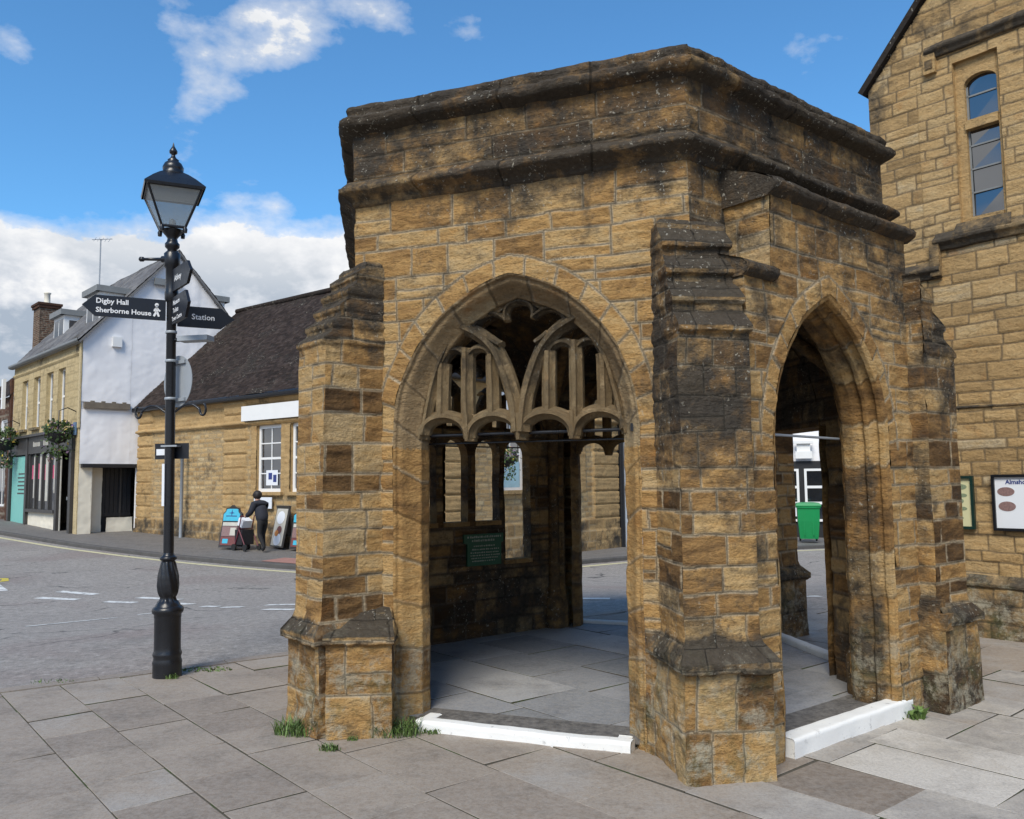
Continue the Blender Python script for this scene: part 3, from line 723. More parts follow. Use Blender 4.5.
b.box(O+U*.375-N*.10+ZU*1.965, U*.04, N*.05, ZU*.05)
b.build('tie_bar', M_IRON, conduit)
b = MB(); O, U, N = FC[5]
b.tube([O+U*.32+N*.10+ZU*1.945, O+U*1.72-N*.05+ZU*1.945], .009, 8); b.build('tie_bar', M_GREY, conduit)
b = MB(); O, U, N = FC[2]
b.tube([O+U*.3-N*.2+ZU*2.03, O+U*2.1-N*.2+ZU*2.03], .008, 6); b.build('tie_bar', M_IRON, conduit)
# -- vault, ribs, corner shafts
IV = [VX[i]-OUTV[i]*(TH/math.cos(R_(30))) for i in range(6)]
IV[5] = VX[5]-RD*(TH/math.cos(R_(30)))-NR*.05; IV[0] = VX[0]+RD*(TH/math.cos(R_(30)))-NR*.05
apex = CTR+ZU*3.62
for i in range(6):
    b = MB(); p = IV[i]-OUTV[i]*.03
    tang = v3(-OUTV[i][1], OUTV[i][0], 0)
    for q, r in ((p, .062), (p+tang*.10+OUTV[i]*.02, .035), (p-tang*.10+OUTV[i]*.02, .035)):
        b.lathe([(r*1.9, .05), (r*1.9, .32), (r*1.6, .36), (r*1.25, .42), (r*1.35, .45), (r, .50), (r, 1.4), (r, 2.18), (r*1.4, 2.21), (r*1.15, 2.25), (r*1.7, 2.33), (r*1.8, 2.37)], q, 12, tone=.5, grime=.45)
    b.build('corner_shaft', M_DARK, conduit)
    b = MB(); pts = []
    for t in np.linspace(0, 1, 14):
        pts.append(p*(1-t)+CTR*t+ZU*(2.36+(3.56-2.36)*math.sin(t*math.pi/2)**.9))
    b.tube(pts, .055, 8, tone=.5, grime=.4); b.build('vault_rib', M_DARK, conduit)
b = MB()
for i in range(6):
    a_, c_ = IV[i], IV[(i+1) % 6]; n = 10; G = np.zeros((n+1, n+1, 3))
    for q in range(n+1):
        t = q/n
        for w in range(n+1):
            k = w/n; base = (a_*(1-k)+c_*k); rz = 2.36+(3.60-2.36)*math.sin(t*math.pi/2)**.9
            hz = 3.35+.27*t
            G[q, w] = base*(1-t)+CTR*t+ZU*(rz*(abs(2*k-1)**2.2)+hz*(1-abs(2*k-1)**2.2))
    b.grid(G, tone=.4, grime=.45, smooth=True)
b.lathe([(.0, 3.50), (.12, 3.50), (.16, 3.55), (.16, 3.64)], CTR, 12, tone=.5, grime=.4)
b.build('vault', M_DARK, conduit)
# -- painted threshold kerbs
def kerb_run(fi, s0, s1, n0, w, z0, z1, returns=()):
    b = MB(); O, U, N = FC[fi]
    def run(a, c, nn):
        ring_sweep(b, [(a, nn), (c, nn)], [(0, z0-.03), (.001, z1-.012), (-.008, z1-.002), (-.02, z1), (-w+.015, z1), (-w, z1-.01), (-w, z0-.03)], .03, 140, closed=False, grime=.1, rough=.5)
        for q, sg in ((a, -1), (c, 1)):
            e = [q+nn*0+ZU*(z0-.03), q+nn*0+ZU*(z1-.012), q-nn*.02+ZU*z1, q-nn*w+ZU*z1, q-nn*w+ZU*(z0-.03)]
            b.add(e, [tuple(range(5))])
    run(O+U*s0+N*n0, O+U*s1+N*n0, N)
    for (s, ln, sg) in returns:
        run(O+U*s+N*(n0-w*.5), O+U*s+N*(n0-ln), U*sg)
    return b.build('threshold_kerb', M_STEP, conduit)
kerb_run(0, .43, 1.90, .05, .10, 0, .065, [(1.90, .20, 1), (.44, .14, -1)])
kerb_run(5, .41, 1.86, .345, .13, 0, .115, [(1.86, .28, 1)])
kerb_run(4, .30, 2.12, .03, .10, 0, .10)
kerb_run(3, .36, 2.08, .03, .10, 0, .085)
# -- floor of flagstones
def clip_poly(P, Q):
    """clip polygon P by convex CCW polygon Q (2d)"""
    out = [np.asarray(p[:2], float) for p in P]
    for i in range(len(Q)):
        a, c = np.asarray(Q[i][:2]), np.asarray(Q[(i+1) % len(Q)][:2]); e = c-a
        side = lambda p: e[0]*(p[1]-a[1])-e[1]*(p[0]-a[0])
        new = []
        for j in range(len(out)):
            p, q = out[j], out[(j+1) % len(out)]; sp, sq = side(p), side(q)
            if sp >= 0: new.append(p)
            if sp*sq < 0: new.append(p+(q-p)*sp/(sp-sq))
        out = new
        if not out: return []
    return out
def ccw(Q):
    a = sum(Q[i][0]*Q[(i+1) % len(Q)][1]-Q[(i+1) % len(Q)][0]*Q[i][1] for i in range(len(Q)))
    return Q if a > 0 else Q[::-1]
def pave(mb, cen, d1, Q, ext, rows, lens, gap, z, th, rng, tonefn, jit=.003, skip=None):
    d2 = v3(-d1[1], d1[0], 0); y = -ext; Q = ccw(Q); rc = 0
    while y < ext:
        w = rng.uniform(*rows); x = -ext-rng.uniform(0, .6)
        while x < ext:
            l = rng.uniform(*lens); g = gap/2
            s1, s2 = rng.uniform(-.012, .012, 2)
            q = [cen+d1*(x+g+s1)+d2*(y+g), cen+d1*(x+l-g+s2)+d2*(y+g), cen+d1*(x+l-g+s1)+d2*(y+w-g), cen+d1*(x+g+s2)+d2*(y+w-g)]
            mid = cen+d1*(x+l/2)+d2*(y+w/2)
            if not (skip and skip(mid)):
                c = clip_poly(q, Q)
                if len(c) >= 3:
                    zz = z+rng.uniform(-jit, jit); tl = rng.uniform(-jit, jit, 2)
                    tv = tonefn(mid, rng)
                    m = np.mean(c, 0); n = len(c)
                    top = [v3(p[0], p[1], zz+tl[0]*np.dot(p-m, d1[:2])*2+tl[1]*np.dot(p-m, d2[:2])*2) for p in c]
                    ins = [v3(*(p[:2]+(m-p[:2])*min(1, .004/max(1e-3, np.linalg.norm(m-p[:2])))), p[2]+0) for p in top]
                    rim = [p-ZU*.0025 for p in top]; bot = [p-ZU*th for p in top]
                    V = ins+rim+bot
                    F = [tuple(range(n))]+[(k, n+k, n+(k+1) % n, (k+1) % n) for k in range(n)]; F2 = [(n+k, 2*n+k, 2*n+(k+1) % n, n+(k+1) % n) for k in range(n)]
                    mb.add(V, F, tone=tv); mb.add(V, F2, mat=1)
            x += l
        y += w; rc += 1
b = MB(); rng = np.random.RandomState(5)
FQ = [VX[i]-OUTV[i]*.10 for i in range(6)]
pave(b, CTR, dirv(140), FQ, 3., (.50, .68), (.62, .98), .012, .052, .05, rng, lambda m, r: r.uniform(.0, 1.), .003)
b.add([q+ZU*.044 for q in ccw(FQ)], [tuple(range(6))], mat=1); b.build('flagstone_floor', [M_FLOOR, M_JOINT], conduit)
# -- dark tarmac strips behind the two front kerbs
b = MB()
O, U, N = FC[0]; b.box(O+U*.40-N*.30+ZU*.03, U*1.54, N*.25, ZU*.030, tone=.1)
O, U, N = FC[5]; b.box(O+U*.40-N*.10+ZU*.03, U*1.40, N*.31, ZU*.034, tone=.1)
b.build('threshold_strip', M_TARPATH, conduit)

# ================================================================== GROUND
def far_z(x, y):
    return -.55-.0223*(np.clip(x, -40, 20)+1.75)+.0108*(np.clip(y, 8, 50)-20.3)
def edge_e(x, y): return np.maximum((x+4.3)*-.575+(y-7.23)*.819, y-11.15)
def road_z(x, y):
    x = np.asarray(x, float); y = np.asarray(y, float)
    t = np.clip(edge_e(x, y)/10, 0, 1); t = t*t*(3-2*t)
    return -.03+(far_z(x, y)+.03)*t
def sheet(name, x0, x1, y0, y1, res, dz, mat, keep=None):
    nx, ny = int((x1-x0)/res)+1, int((y1-y0)/res)+1
    X, Y = np.meshgrid(np.linspace(x0, x1, nx), np.linspace(y0, y1, ny)); Z = road_z(X, Y)+dz
    mb = MB(); P = np.stack([X, Y, Z], -1); k = None
    if keep is not None: k = keep((X[:-1, :-1]+X[1:, 1:])/2, (Y[:-1, :-1]+Y[1:, 1:])/2)
    mb.grid(P, k, smooth=True); return tag(mb.build(name, mat), kind='structure')
b = MB(); b.quad(v3(-600, -400, -1.6), v3(600, -400, -1.6), v3(600, 900, -1.6), v3(-600, 900, -1.6)); tag(b.build('ground', M_GROUND), kind='structure')
sheet('road', -45, 40, 5.5, 75, .5, 0, M_ASPHALT)
# near pavement
PAVQ = [(-12., -6.), (13., -6.), (13., 11.02), (1.35, 11.02), (-4.42, 6.98), (-12., 1.65)]
in2 = [(-12., -6.), (13., -6.), (13., 10.86), (1.40, 10.86), (-4.35, 6.80), (-12., 1.45)]
b = MB(); b.plate([v3(x, y, -.009) for x, y in PAVQ], -ZU, .25, mat=0)
tag(b.build('pavement_bed', M_JOINT), kind='structure')
def pt(m, r):
    t = r.uniform(.25, .66)
    if m[0] > 1.3 and m[1] < 7.3:
        q = r.uniform(); t = r.uniform(.93, 1) if q < .30 and m[1] < 5.6 else (r.uniform(.74, .86) if q < .62 else r.uniform(.05, .4))
    return t
rng = np.random.RandomState(12)
b = MB()
HEX2 = lambda m: np.dot(m-CTR, m-CTR) < 1.3**2
pave(b, v3(-.1, 4.2, 0), dirv(140.3), in2, 15., (.40, .58), (.48, .95), .009, 0, .04, rng, pt, .0035, skip=HEX2)
tag(b.build('pavement', [M_PAVE, M_JOINT]), kind='structure')
# edge stones of the near pavement
b = MB(); edge = [(-12., 1.55), (-4.385, 6.89), (1.375, 10.94), (13., 10.94)]
for (x0, y0), (x1, y1) in zip(edge[:-1], edge[1:]):
    L = math.hypot(x1-x0, y1-y0); d = v3((x1-x0)/L, (y1-y0)/L, 0); nn = v3(-d[1], d[0], 0); s = 0
    while s < L-.05:
        l = min(rng.uniform(.7, 1.1), L-s); o = v3(x0, y0, -.06)+d*(s+.005)-nn*.075
        b.box(o, d*(l-.01), nn*.15, ZU*(.062+rng.uniform(-.003, .003)), tone=rng.uniform(.2, .6)); s += l
tag(b.build('kerb_edge', M_PAVE), kind='structure')
# patched worn tarmac apron round the pier foot
# far pavement with kerb
FK = [(-40, 48.5), (-27, 38.4), (-18.46, 30.61), (-16.27, 28.66), (-13.25, 26.06), (-9.74, 23.5), (-7.63, 22.2), (-5.51, 21.06), (-3.2, 20.3), (-1.3, 20.4), (.4, 21.8), (1.92, 23.3), (3.16, 24.3), (6.5, 26.9), (10., 29.0), (16, 31.5), (30, 35)]
def densify(pl, step):
    o = []
    for (x0, y0), (x1, y1) in zip(pl[:-1], pl[1:]):
        n = max(1, int(math.hypot(x1-x0, y1-y0)/step))
        for i in range(n): o.append((x0+(x1-x0)*i/n, y0+(y1-y0)*i/n))
    o.append(pl[-1]); return np.array(o)
fk = densify(FK, .5)
for _ in range(6): fk[1:-1] = (fk[:-2]+2*fk[1:-1]+fk[2:])/4
tg = np.gradient(fk, axis=0); tg /= np.linalg.norm(tg, axis=1)[:, None]; fn = np.stack([-tg[:, 1], tg[:, 0]], 1)
b = MB(); rows = []
for off in (.16, .7, 1.5, 3, 6, 12):
    q = fk+fn*off; z = road_z(fk[:, 0], fk[:, 1])+.115+.012*min(off, 3); rows.append(np.stack([q[:, 0], q[:, 1], z], -1))
b.grid(np.array(rows), tone=.5, smooth=True); tag(b.build('far_pavement', M_TARPATH), kind='structure')
b = MB(); z = road_z(fk[:, 0], fk[:, 1])
K = [np.stack([(fk+fn*o)[:, 0], (fk+fn*o)[:, 1], z+h], -1) for o, h in ((0, -.05), (.005, .09), (.02, .112), (.17, .117))]
b.grid(np.array(K), tone=.3); tag(b.build('far_kerb', simple('dark_kerb', (.085, .08, .075), .9, var=.4, scale=4)), kind='structure')
# pinkish tactile paving at the crossing
def strip(mb, pts, w, dz=.006, **kw):
    p = densify(pts, .25); t = np.gradient(p, axis=0); t /= np.linalg.norm(t, axis=1)[:, None]+1e-9; n = np.stack([-t[:, 1], t[:, 0]], 1)
    A = [np.stack([(p+n*o)[:, 0], (p+n*o)[:, 1], road_z((p+n*o)[:, 0], (p+n*o)[:, 1])+dz], -1) for o in (-w/2, w/2)]
    mb.grid(np.array(A), **kw)
b = MB()
strip(b, [(-6.87, 12.06), (-5.98, 12.92)], .09); strip(b, [(-5.83, 13.3), (-5.4, 13.75)], .09)
for a, c in (((-8.95, 16.1), (-8.10, 15.9)), ((-9.0, 16.95), (-8.1, 16.6)), ((-7.45, 15.6), (-6.8, 15.4)), ((-7.1, 16.2), (-6.15, 15.8)), ((-5.25, 14.42), (-4.92, 14.27)), ((-4.8, 14.07), (-4.42, 13.98)), ((-3.85, 13.25), (-3.3, 12.9)), ((-4.1, 14.2), (-3.5, 14.0)), ((-10.9, 17.9), (-10.1, 16.9)), ((-6.1, 15.2), (-5.6, 14.9)), ((-2.6, 13.2), (-1.9, 12.9)), ((-1.2, 12.7), (-.5, 12.5)), ((.6, 12.6), (1.4, 12.5)), ((2.2, 12.5), (3.0, 12.5)), ((3.7, 12.5), (4.5, 12.6))):
    strip(b, [a, c], .21)
tag(b.build('road_markings', M_MARK), kind='structure')
b = MB(); yl = fk[2:-2]-fn[2:-2]*.42
A = [np.stack([(yl+fn[2:-2]*o)[:, 0], (yl+fn[2:-2]*o)[:, 1], road_z((yl+fn[2:-2]*o)[:, 0], (yl+fn[2:-2]*o)[:, 1])+.006], -1) for o in (-.09, .09)]
b.grid(np.array(A)); tag(b.build('kerbside_line', M_MARKY), kind='structure')
b = MB(); strip(b, [(-11.6, 18.6), (-11.15, 18.75), (-10.95, 18.4), (-11.05, 18.0), (-11.5, 17.9)], .16)
tag(b.build('yellow_road_marking', M_MARKYY), kind='structure')
b = MB()
i0 = np.argmin(np.hypot(fk[:, 0]+6.6, fk[:, 1]-21.6))
q = []
for off in (.2, 1.1): q.append([np.append(fk[i0+k]+fn[i0+k]*off, road_z(*fk[i0+k])+.126+.012*off) for k in range(0, 4)])
b.grid(np.array(q)); tag(b.build('tactile_paving', simple('tactile_pink', (.33, .17, .14), .85)), kind='structure')

# ================================================================== LAMP POST
LP = v3(-3.02, 7.50, 0)
lamp = empty('lamp_post', LP, 'black cast iron street lamp with four-sided glass lantern and moulded base at the pavement edge', 'street lamp')
b = MB()
b.lathe([(.120, 0), (.120, .10), (.124, .12), (.116, .145), (.113, .165), (.121, .185), (.120, .20), (.112, .215), (.110, .25), (.110, .50), (.114, .51), (.112, .53), (.128, .545), (.132, .565), (.128, .585), (.110, .60)], LP, 28)
b.build('base', M_IRON, lamp)
b = MB(); t = np.arange(32)*2*math.pi/32
prof = [(.108, .60), (.095, .625), (.070, .65), (.062, .675), (.072, .69), (.084, .72), (.088, .78), (.083, .85), (.070, .92), (.058, .97), (.052, .99), (.070, 1.0), (.072, 1.02), (.052, 1.035), (.044, 1.06)]
pr = chain_resample([(r, z, 0) for r, z in prof], .02); P = np.zeros((len(pr), 32, 3))
for i, (r, z, _) in enumerate(pr):
    rr = r+(.007*np.cos(t*8+z*18) if .635 < z < .985 else 0*t)
    P[i] = np.stack([LP[0]+rr*np.cos(t), LP[1]+rr*np.sin(t), 0*t+z], -1)
b.grid(P, wrap=True, smooth=True); b.build('vase', M_IRON, lamp)
b = MB(); b.lathe([(.044, 1.04), (.043, 2.2), (.041, 3.60), (.055, 3.62), (.057, 3.66), (.046, 3.68), (.042, 3.78), (.062, 3.80), (.064, 3.83), (.048, 3.85), (.042, 3.88), (.055, 3.90), (.085, 3.935), (.09, 3.96)], LP, 18)
b.build('column', M_IRON, lamp)
b = MB(); b.lathe([(.05, 3.30), (.060, 3.32), (.060, 3.38), (.054, 3.40), (.054, 3.60), (.070, 3.62), (.070, 3.74), (.05, 3.76)], LP, 14); b.build('collar', M_IRON, lamp)
b = MB(); z = 3.69; q = LP+ZU*z; d = nrm(v3(-.93, -.1, 0))
b.tube([q, q+d*.09, q+d*.10, q+d*.24, q+d*.25, q+d*.28, q+d*.29], [.03, .03, .016, .013, .022, .022, .008], 10); b.build('ladder_bar', M_IRON, lamp)
# lantern
rot = R_(27); LZ = 3.96; zt = LZ+.345; wb, wt = .098, .225
def sq(w, z): return [LP+v3(w*(cx*math.cos(rot)-cy*math.sin(rot)), w*(cx*math.sin(rot)+cy*math.cos(rot)), z) for cx, cy in ((-1, -1), (1, -1), (1, 1), (-1, 1))]
A, B_ = sq(wb, LZ+.01), sq(wt, zt)
b = MB()
for i in range(4):
    b.tube([A[i], B_[i]], .011, 6); b.tube([A[i], A[(i+1) % 4]], .013, 6); b.tube([B_[i], B_[(i+1) % 4]], .016, 6)
    b.lathe([(.018, -.05), (.022, -.02), (.01, 0.01)], A[i], 8)
b.build('lantern_frame', M_IRON, lamp)
for i in range(4):
    b = MB(); ai, bi = A[i], B_[i]; aj, bj = A[(i+1) % 4], B_[(i+1) % 4]; nrmv = nrm(np.cross(aj-ai, bi-ai))
    b.plate([ai, aj, bj, bi], nrmv, .004); b.build('glass_pane', M_LAMPGLASS, lamp)
b = MB(); rows = [sq(w, z) for w, z in ((.250, zt-.012), (.256, zt+.012), (.24, zt+.03), (.18, zt+.095), (.12, zt+.15), (.085, zt+.175))]
b.grid(np.array(rows), wrap=True); b.lathe([(.10, .165), (.105, .185), (.085, .20), (.09, .215), (.092, .24), (.075, .275), (.045, .30), (.05, .31), (.03, .325), (.018, .345), (.016, .36), (.034, .375), (.036, .395), (.022, .42), (.010, .44), (.003, .475)], LP+ZU*zt, 18)
lr_ = b.build('lantern_roof', M_IRON, lamp)
b = MB(); b.plate(sq(.235, zt-.004), -ZU, .004); b.build('reflector', M_WHITE, lr_)
b = MB(); b.lathe([(.0, .0), (.03, .0), (.03, .04), (.018, .07), (0, .075)], LP+ZU*(LZ+.03), 14); b.build('lamp_holder', M_WHITE, lamp)
for sgn in (-1, 1):
    b = MB(); d = nrm(v3(.95, -.25, 0))*sgn; pts = []
    L_ = .25
    for t in np.linspace(0, 1, 16):
        pts.append(LP+d*(.05+L_*t)+ZU*(2.30+.10*math.sin(t*math.pi*.75)-.06*t))
    for a in np.linspace(0, 1.4*math.pi, 9): pts.append(pts[15]*1+d*(.035*(1-math.cos(a))*.9)+ZU*(-.035*math.sin(a)*1.5-.0)) if True else None
    b.tube(pts, .010, 6); b.build('basket_bracket', M_IRON, lamp)
for z in (3.20, 2.92, 2.62, 2.58):
    pass
for z in (3.02, 2.76, 2.42): b = MB(); b.lathe([(.047, -.012), (.050, -.01), (.050, .01), (.047, .012)], LP+ZU*z, 16); b.build('sign_clamp', M_GREY, lamp)
# finger signs (each its own thing)
def finger(name, label, dirn, z, ln, h, lines, start=.05, tip=.10, icon=False, flip=False, size=.052, barcol=None):
    d = nrm(dirn); n = nrm(np.cross(d, ZU));
    if n[1] > 0: n = -n                                  # n faces the camera side of the world
    o = LP+ZU*z
    t = empty(name, o, label, 'finger sign', 'black finger signs on the lamp post')
    mb = MB(); pl = [o+d*start-ZU*h/2, o+d*(ln-tip)-ZU*h/2, o+d*ln, o+d*(ln-tip)+ZU*h/2, o+d*start+ZU*h/2]
    mb.plate([p+n*.012 for p in pl], -n, .024); mb.build('blade', M_SIGNBLACK, t)
    mb = MB(); xd = d if np.dot(np.cross(d, ZU), n) > 0 else -d
    for (txt, off, dz, szz) in lines:
        text_mesh(mb, txt, szz, o+n*.0125+d*off+ZU*dz, xd, ZU, bold=.0012)
    if icon:
        c = o+n*.014+d*(start+.075); k = h*.8
        S_ = lambda *p: [c+xd*(x*k)+ZU*(y*k) for x, y in p]
        for seg, r in ((S_((0, .12), (0, -.10)), .012), (S_((0, -.10), (.12, -.42)), .010), (S_((0, -.10), (-.10, -.28), (-.16, -.42)), .010), (S_((0, .10), (.13, -.05), (.2, -.08)), .008), (S_((0, .1), (-.13, -.02), (-.12, -.12)), .008)):
            for p, q in zip(seg[:-1], seg[1:]):
                dv = nrm(q-p); w = np.cross(dv, n); mb.plate([p+w*r, q+w*r*.8, q-w*r*.8, p-w*r], n, .002)
        mb.lathe([(0, -.001), (.014, 0), (0, .001)], c+ZU*k*.28, 10)
        mb.plate([c+ZU*k*.28+xd*.017*math.cos(a)+ZU*.017*math.sin(a) for a in np.arange(12)*math.pi/6], n, .002)
    if lines or icon: mb.build('lettering', M_LETTER, t)
    return t
dl = v3(-.866, -.50, 0)
finger('finger_sign', 'long black finger sign pointing left reading Digby Hall and Sherborne House with a walking figure', dl, 3.215, .72, .185, [('Digby Hall', .615, .022, .062), ('Sherborne House', .615, -.058, .062)], icon=True)
finger('finger_sign', 'long black finger sign pointing right with the word Station on the lamp post', -dl, 3.175, .55, .19, [('Station', .17, -.022, .072)], tip=.12)
finger('finger_sign', 'upper short black finger sign angled towards the viewer above the other arms', v3(.62, -.78, 0), 3.48, .55, .20, [('Abbey', .12, -.02, .075)], tip=.09, icon=False)
finger('finger_sign', 'lower short black finger sign with three lines of white lettering', v3(.60, -.80, 0), 3.20, .55, .24, [('Museum', .10, .045, .06), ('Toilets', .10, -.025, .06), ('Town Centre', .07, -.095, .055)], tip=.09)
# flat grey fitting, round sign, plate, sticker
t = empty('bracket_light', LP+v3(.22, -.02, 2.95), 'flat pale grey fitting on a short arm beside the lamp post below the finger signs', 'light fitting')
b = MB(); b.box(LP+v3(.08, -.07, 2.93), v3(.28, -.04, 0), v3(.02, .13, 0), ZU*.045); b.build('housing', M_GREY, t)
b = MB(); b.tube([LP+v3(.03, 0, 2.95), LP+v3(.12, -.01, 2.95)], .018, 8); b.build('arm', M_IRON, t)
def disc_sign():
    c = LP+v3(.035, .085, 2.585); n = nrm(v3(-.62, -.78, 0)); x = np.cross(ZU, n)
    t = empty('round_sign', c, 'round grey back of a road sign clamped behind the lamp post', 'road sign'); mb = MB(); m = 36
    a = np.arange(m)*2*math.pi/m; r = .235
    mb.plate([c+x*r*math.cos(q)+ZU*r*math.sin(q) for q in a], n, .006); mb.build('sign_disc', M_GREY, t)
    for z in (.17, -.17):
        mb = MB(); mb.box(c-x*.14+n*.006+ZU*(z-.015), x*.28, n*.02, ZU*.03); mb.build('rail', M_GREY, t)
disc_sign()
t = empty('parking_plate', LP+v3(0, .07, 1.96), 'small rectangular dark plate with a pale sticker fixed across the lamp post', 'sign plate')
b = MB(); b.box(LP+v3(-.155, .055, 1.885), v3(.30, 0, 0), v3(0, .012, 0), ZU*.14); b.build('plate', M_SIGNBLACK, t)
b = MB(); b.box(LP+v3(-.14, .05, 1.92), v3(.075, 0, 0), v3(0, .004, 0), ZU*.055); b.build('sticker', M_POSTERW, t)
b = MB(); b.box(LP+v3(-.06, -.052, 1.99), v3(.14, 0, 0), v3(0, .10, 0), ZU*.014); b.build('clamp', M_GREY, t)
t = MB(); t.box(LP+v3(-.047, -.050, 1.47), v3(.022, 0, 0), v3(0, .012, 0), ZU*.37)
tag(t.build('paper_strip', M_POSTERW, origin=LP), 'thin white paper strip stuck down the left side of the lamp post', 'sticker')

bpy.context.view_layer.update()
LEAN = Matrix.Translation(Vector(LP)) @ Matrix.Rotation(-.0125, 4, 'Y') @ Matrix.Translation(-Vector(LP))
for o in list(bpy.data.objects):
    if o.parent is None and (o.name.split('.')[0] in ('lamp_post', 'finger_sign', 'bracket_light', 'round_sign', 'parking_plate', 'paper_strip')): o.matrix_world = LEAN @ o.matrix_world
# ================================================================== WEEDS
def tuft(c, r, h, n, label, name='weed_tuft', wide=.0035, broad=False):
    mb = MB(); rs = np.random.RandomState(int(abs(c[0]*1000)+abs(c[1]*77)) % 9999)
    for i in range(n if broad else n*2):
        a = rs.uniform(0, 6.28); q = math.sqrt(rs.uniform())*r; p = v3(c[0]+q*math.cos(a)*1.3, c[1]+q*math.sin(a)*.6, c[2]-.005)
        a2 = rs.uniform(0, 6.28); out = v3(math.cos(a2), math.sin(a2), 0); hh = h*rs.uniform(.45, 1)
        w = wide*rs.uniform(.7, 1.4)*(4 if broad else 1); side = v3(-out[1], out[0], 0)*w
        p1 = p+out*hh*.25+ZU*hh*.6; p2 = p+out*hh*.65+ZU*hh*(.75 if broad else .95)
        mb.add([p-side*.6, p+side*.6, p1+side, p1-side, p2], [(0, 1, 2, 3), (3, 2, 4)], tone=rs.uniform())
    return tag(mb.build(name, M_GRASS, origin=c), label, 'weeds', 'weeds at the foot of the stonework')
tuft(v3(-1.42, 5.74, 0), .13, .13, 150, 'wide clump of grass weeds at the left foot of the left pier')
tuft(v3(-.82, 5.72, 0), .16, .12, 170, 'grass weeds along the foot of the pier beside the white kerb')
tuft(v3(-1.15, 5.40, 0), .05, .06, 40, 'small weed tuft on the paving just in front of the left pier')
tuft(v3(-1.05, 5.60, 0), .03, .04, 18, 'tiny weed in the corner of the left pier base')
tuft(v3(-.55, 5.74, 0), .05, .05, 30, 'small weeds at the left end of the white kerb')
tuft(v3(-3.9, 7.33, -.005), .16, .03, 40, 'low weeds in the road edge joint at the far left')
tuft(v3(2.74, 5.97, 0), .07, .13, 26, 'broad leaved weed at the right end of the white kerb', broad=True)
tuft(v3(-2.95, 7.40, 0), .05, .06, 40, 'little weed against the lamp post base')
tuft(v3(-2.75, 7.75, -.005), .18, .03, 60, 'thin low weeds in the paving joint behind the lamp post', wide=.008)

# ================================================================== BUILDING HELPERS
def window(parent, O, U, N, u0, u1, z0, z1, fw=.07, cols=2, rows=4, mid=True, depth=.10, mat=None, name='window', inner=None, bars=.022, pane=None):
    """frame with glazing bars set back in the wall, glass pane as its child"""
    mat = mat or M_WHITE; mb = MB(); q = O-N*depth
    def bx(a, b_, c, d, off=0., th=.05): mb.box(q+U*a+ZU*c-N*off, U*(b_-a), N*th, ZU*(d-c))
    bx(u0, u0+fw, z0, z1); bx(u1-fw, u1, z0, z1); bx(u0+fw, u1-fw, z0, z0+fw); bx(u0+fw, u1-fw, z1-fw, z1)
    for i in range(1, cols):
        x = u0+fw+(u1-u0-2*fw)*i/cols; bx(x-bars/2, x+bars/2, z0+fw, z1-fw, -.004, .03)
    for j in range(1, rows):
        z = z0+fw+(z1-z0-2*fw)*j/rows; w = bars*(2.0 if (mid and j == rows//2) else 1); bx(u0+fw, u1-fw, z-w/2, z+w/2, -.008, .03)
    f = mb.build(name, mat, parent)
    mb = MB(); a = q+N*.012; mb.box(a+U*(u0+fw*.8)+ZU*(z0+fw*.8)-N*.008, U*(u1-u0-1.6*fw), N*.008, ZU*(z1-z0-1.6*fw)); mb.build('pane', pane or M_PANE, f)
    if inner:
        mb = MB(); mb.box(q+U*(u0+fw)+ZU*(z0+fw)-N*.2, U*(u1-u0-2*fw), N*.01, ZU*(z1-z0-2*fw)); mb.build('blind', inner, f)
    return f
def reveal(mb, O, U, N, u0, u1, z0, z1, d, **kw):
    for a, c in (((u0, z0), (u1, z0)), ((u1, z0), (u1, z1)), ((u1, z1), (u0, z1)), ((u0, z1), (u0, z0))):
        p, q = O+U*a[0]+ZU*a[1]+N*.004, O+U*c[0]+ZU*c[1]+N*.004
        mb.quad(p, q, q-N*(d+.01), p-N*(d+.01), **kw)
def tile_roof(mb, A, B, C, D, res, course=.115, tw=.18, seed=1, grime=.10, h=.018):
    """A,B eave ends, C,D ridge ends (above B and A)"""
    A, B, C, D = [np.asarray(q, float) for q in (A, B, C, D)]
    Lu = max(np.linalg.norm(B-A), np.linalg.norm(C-D)); Lv = np.linalg.norm((C+D)/2-(A+B)/2)
    nu, nv = int(Lu/res)+1, int(Lv/res)+1; u = np.linspace(0, 1, nu)[None, :, None]; v = np.linspace(0, 1, nv)[:, None, None]
    P = (A*(1-u)+B*u)*(1-v)+(D*(1-u)+C*u)*v; n = nrm(np.cross(B-A, D-A)); n = n if n[2] > 0 else -n
    V = v[..., 0]*Lv+0*u[..., 0]+.02*(fbm(P*1.5, 2, seed)-.5); Ux = u[..., 0]*Lu+0*v[..., 0]
    r = np.floor(V/course); fr = V/course-r; off = _hash(r, r*0, r*0, seed)*tw
    k = np.floor((Ux+off)/tw); fk_ = (Ux+off)/tw-k
    tid = _hash(r, k, r*0, seed+1); d = h*(1-fr)+(tid-.5)*h*.7-(np.minimum(fk_, 1-fk_) < .07)*h*.5+(fbm(P*.6, 2, seed)-.5)*.10
    mb.grid(P+n*d[..., None], tone=np.clip(tid*.8+.25*(fbm(P*1.2, 3, seed)-.5)+.1, 0, 1), grime=grime_f(P, grime))

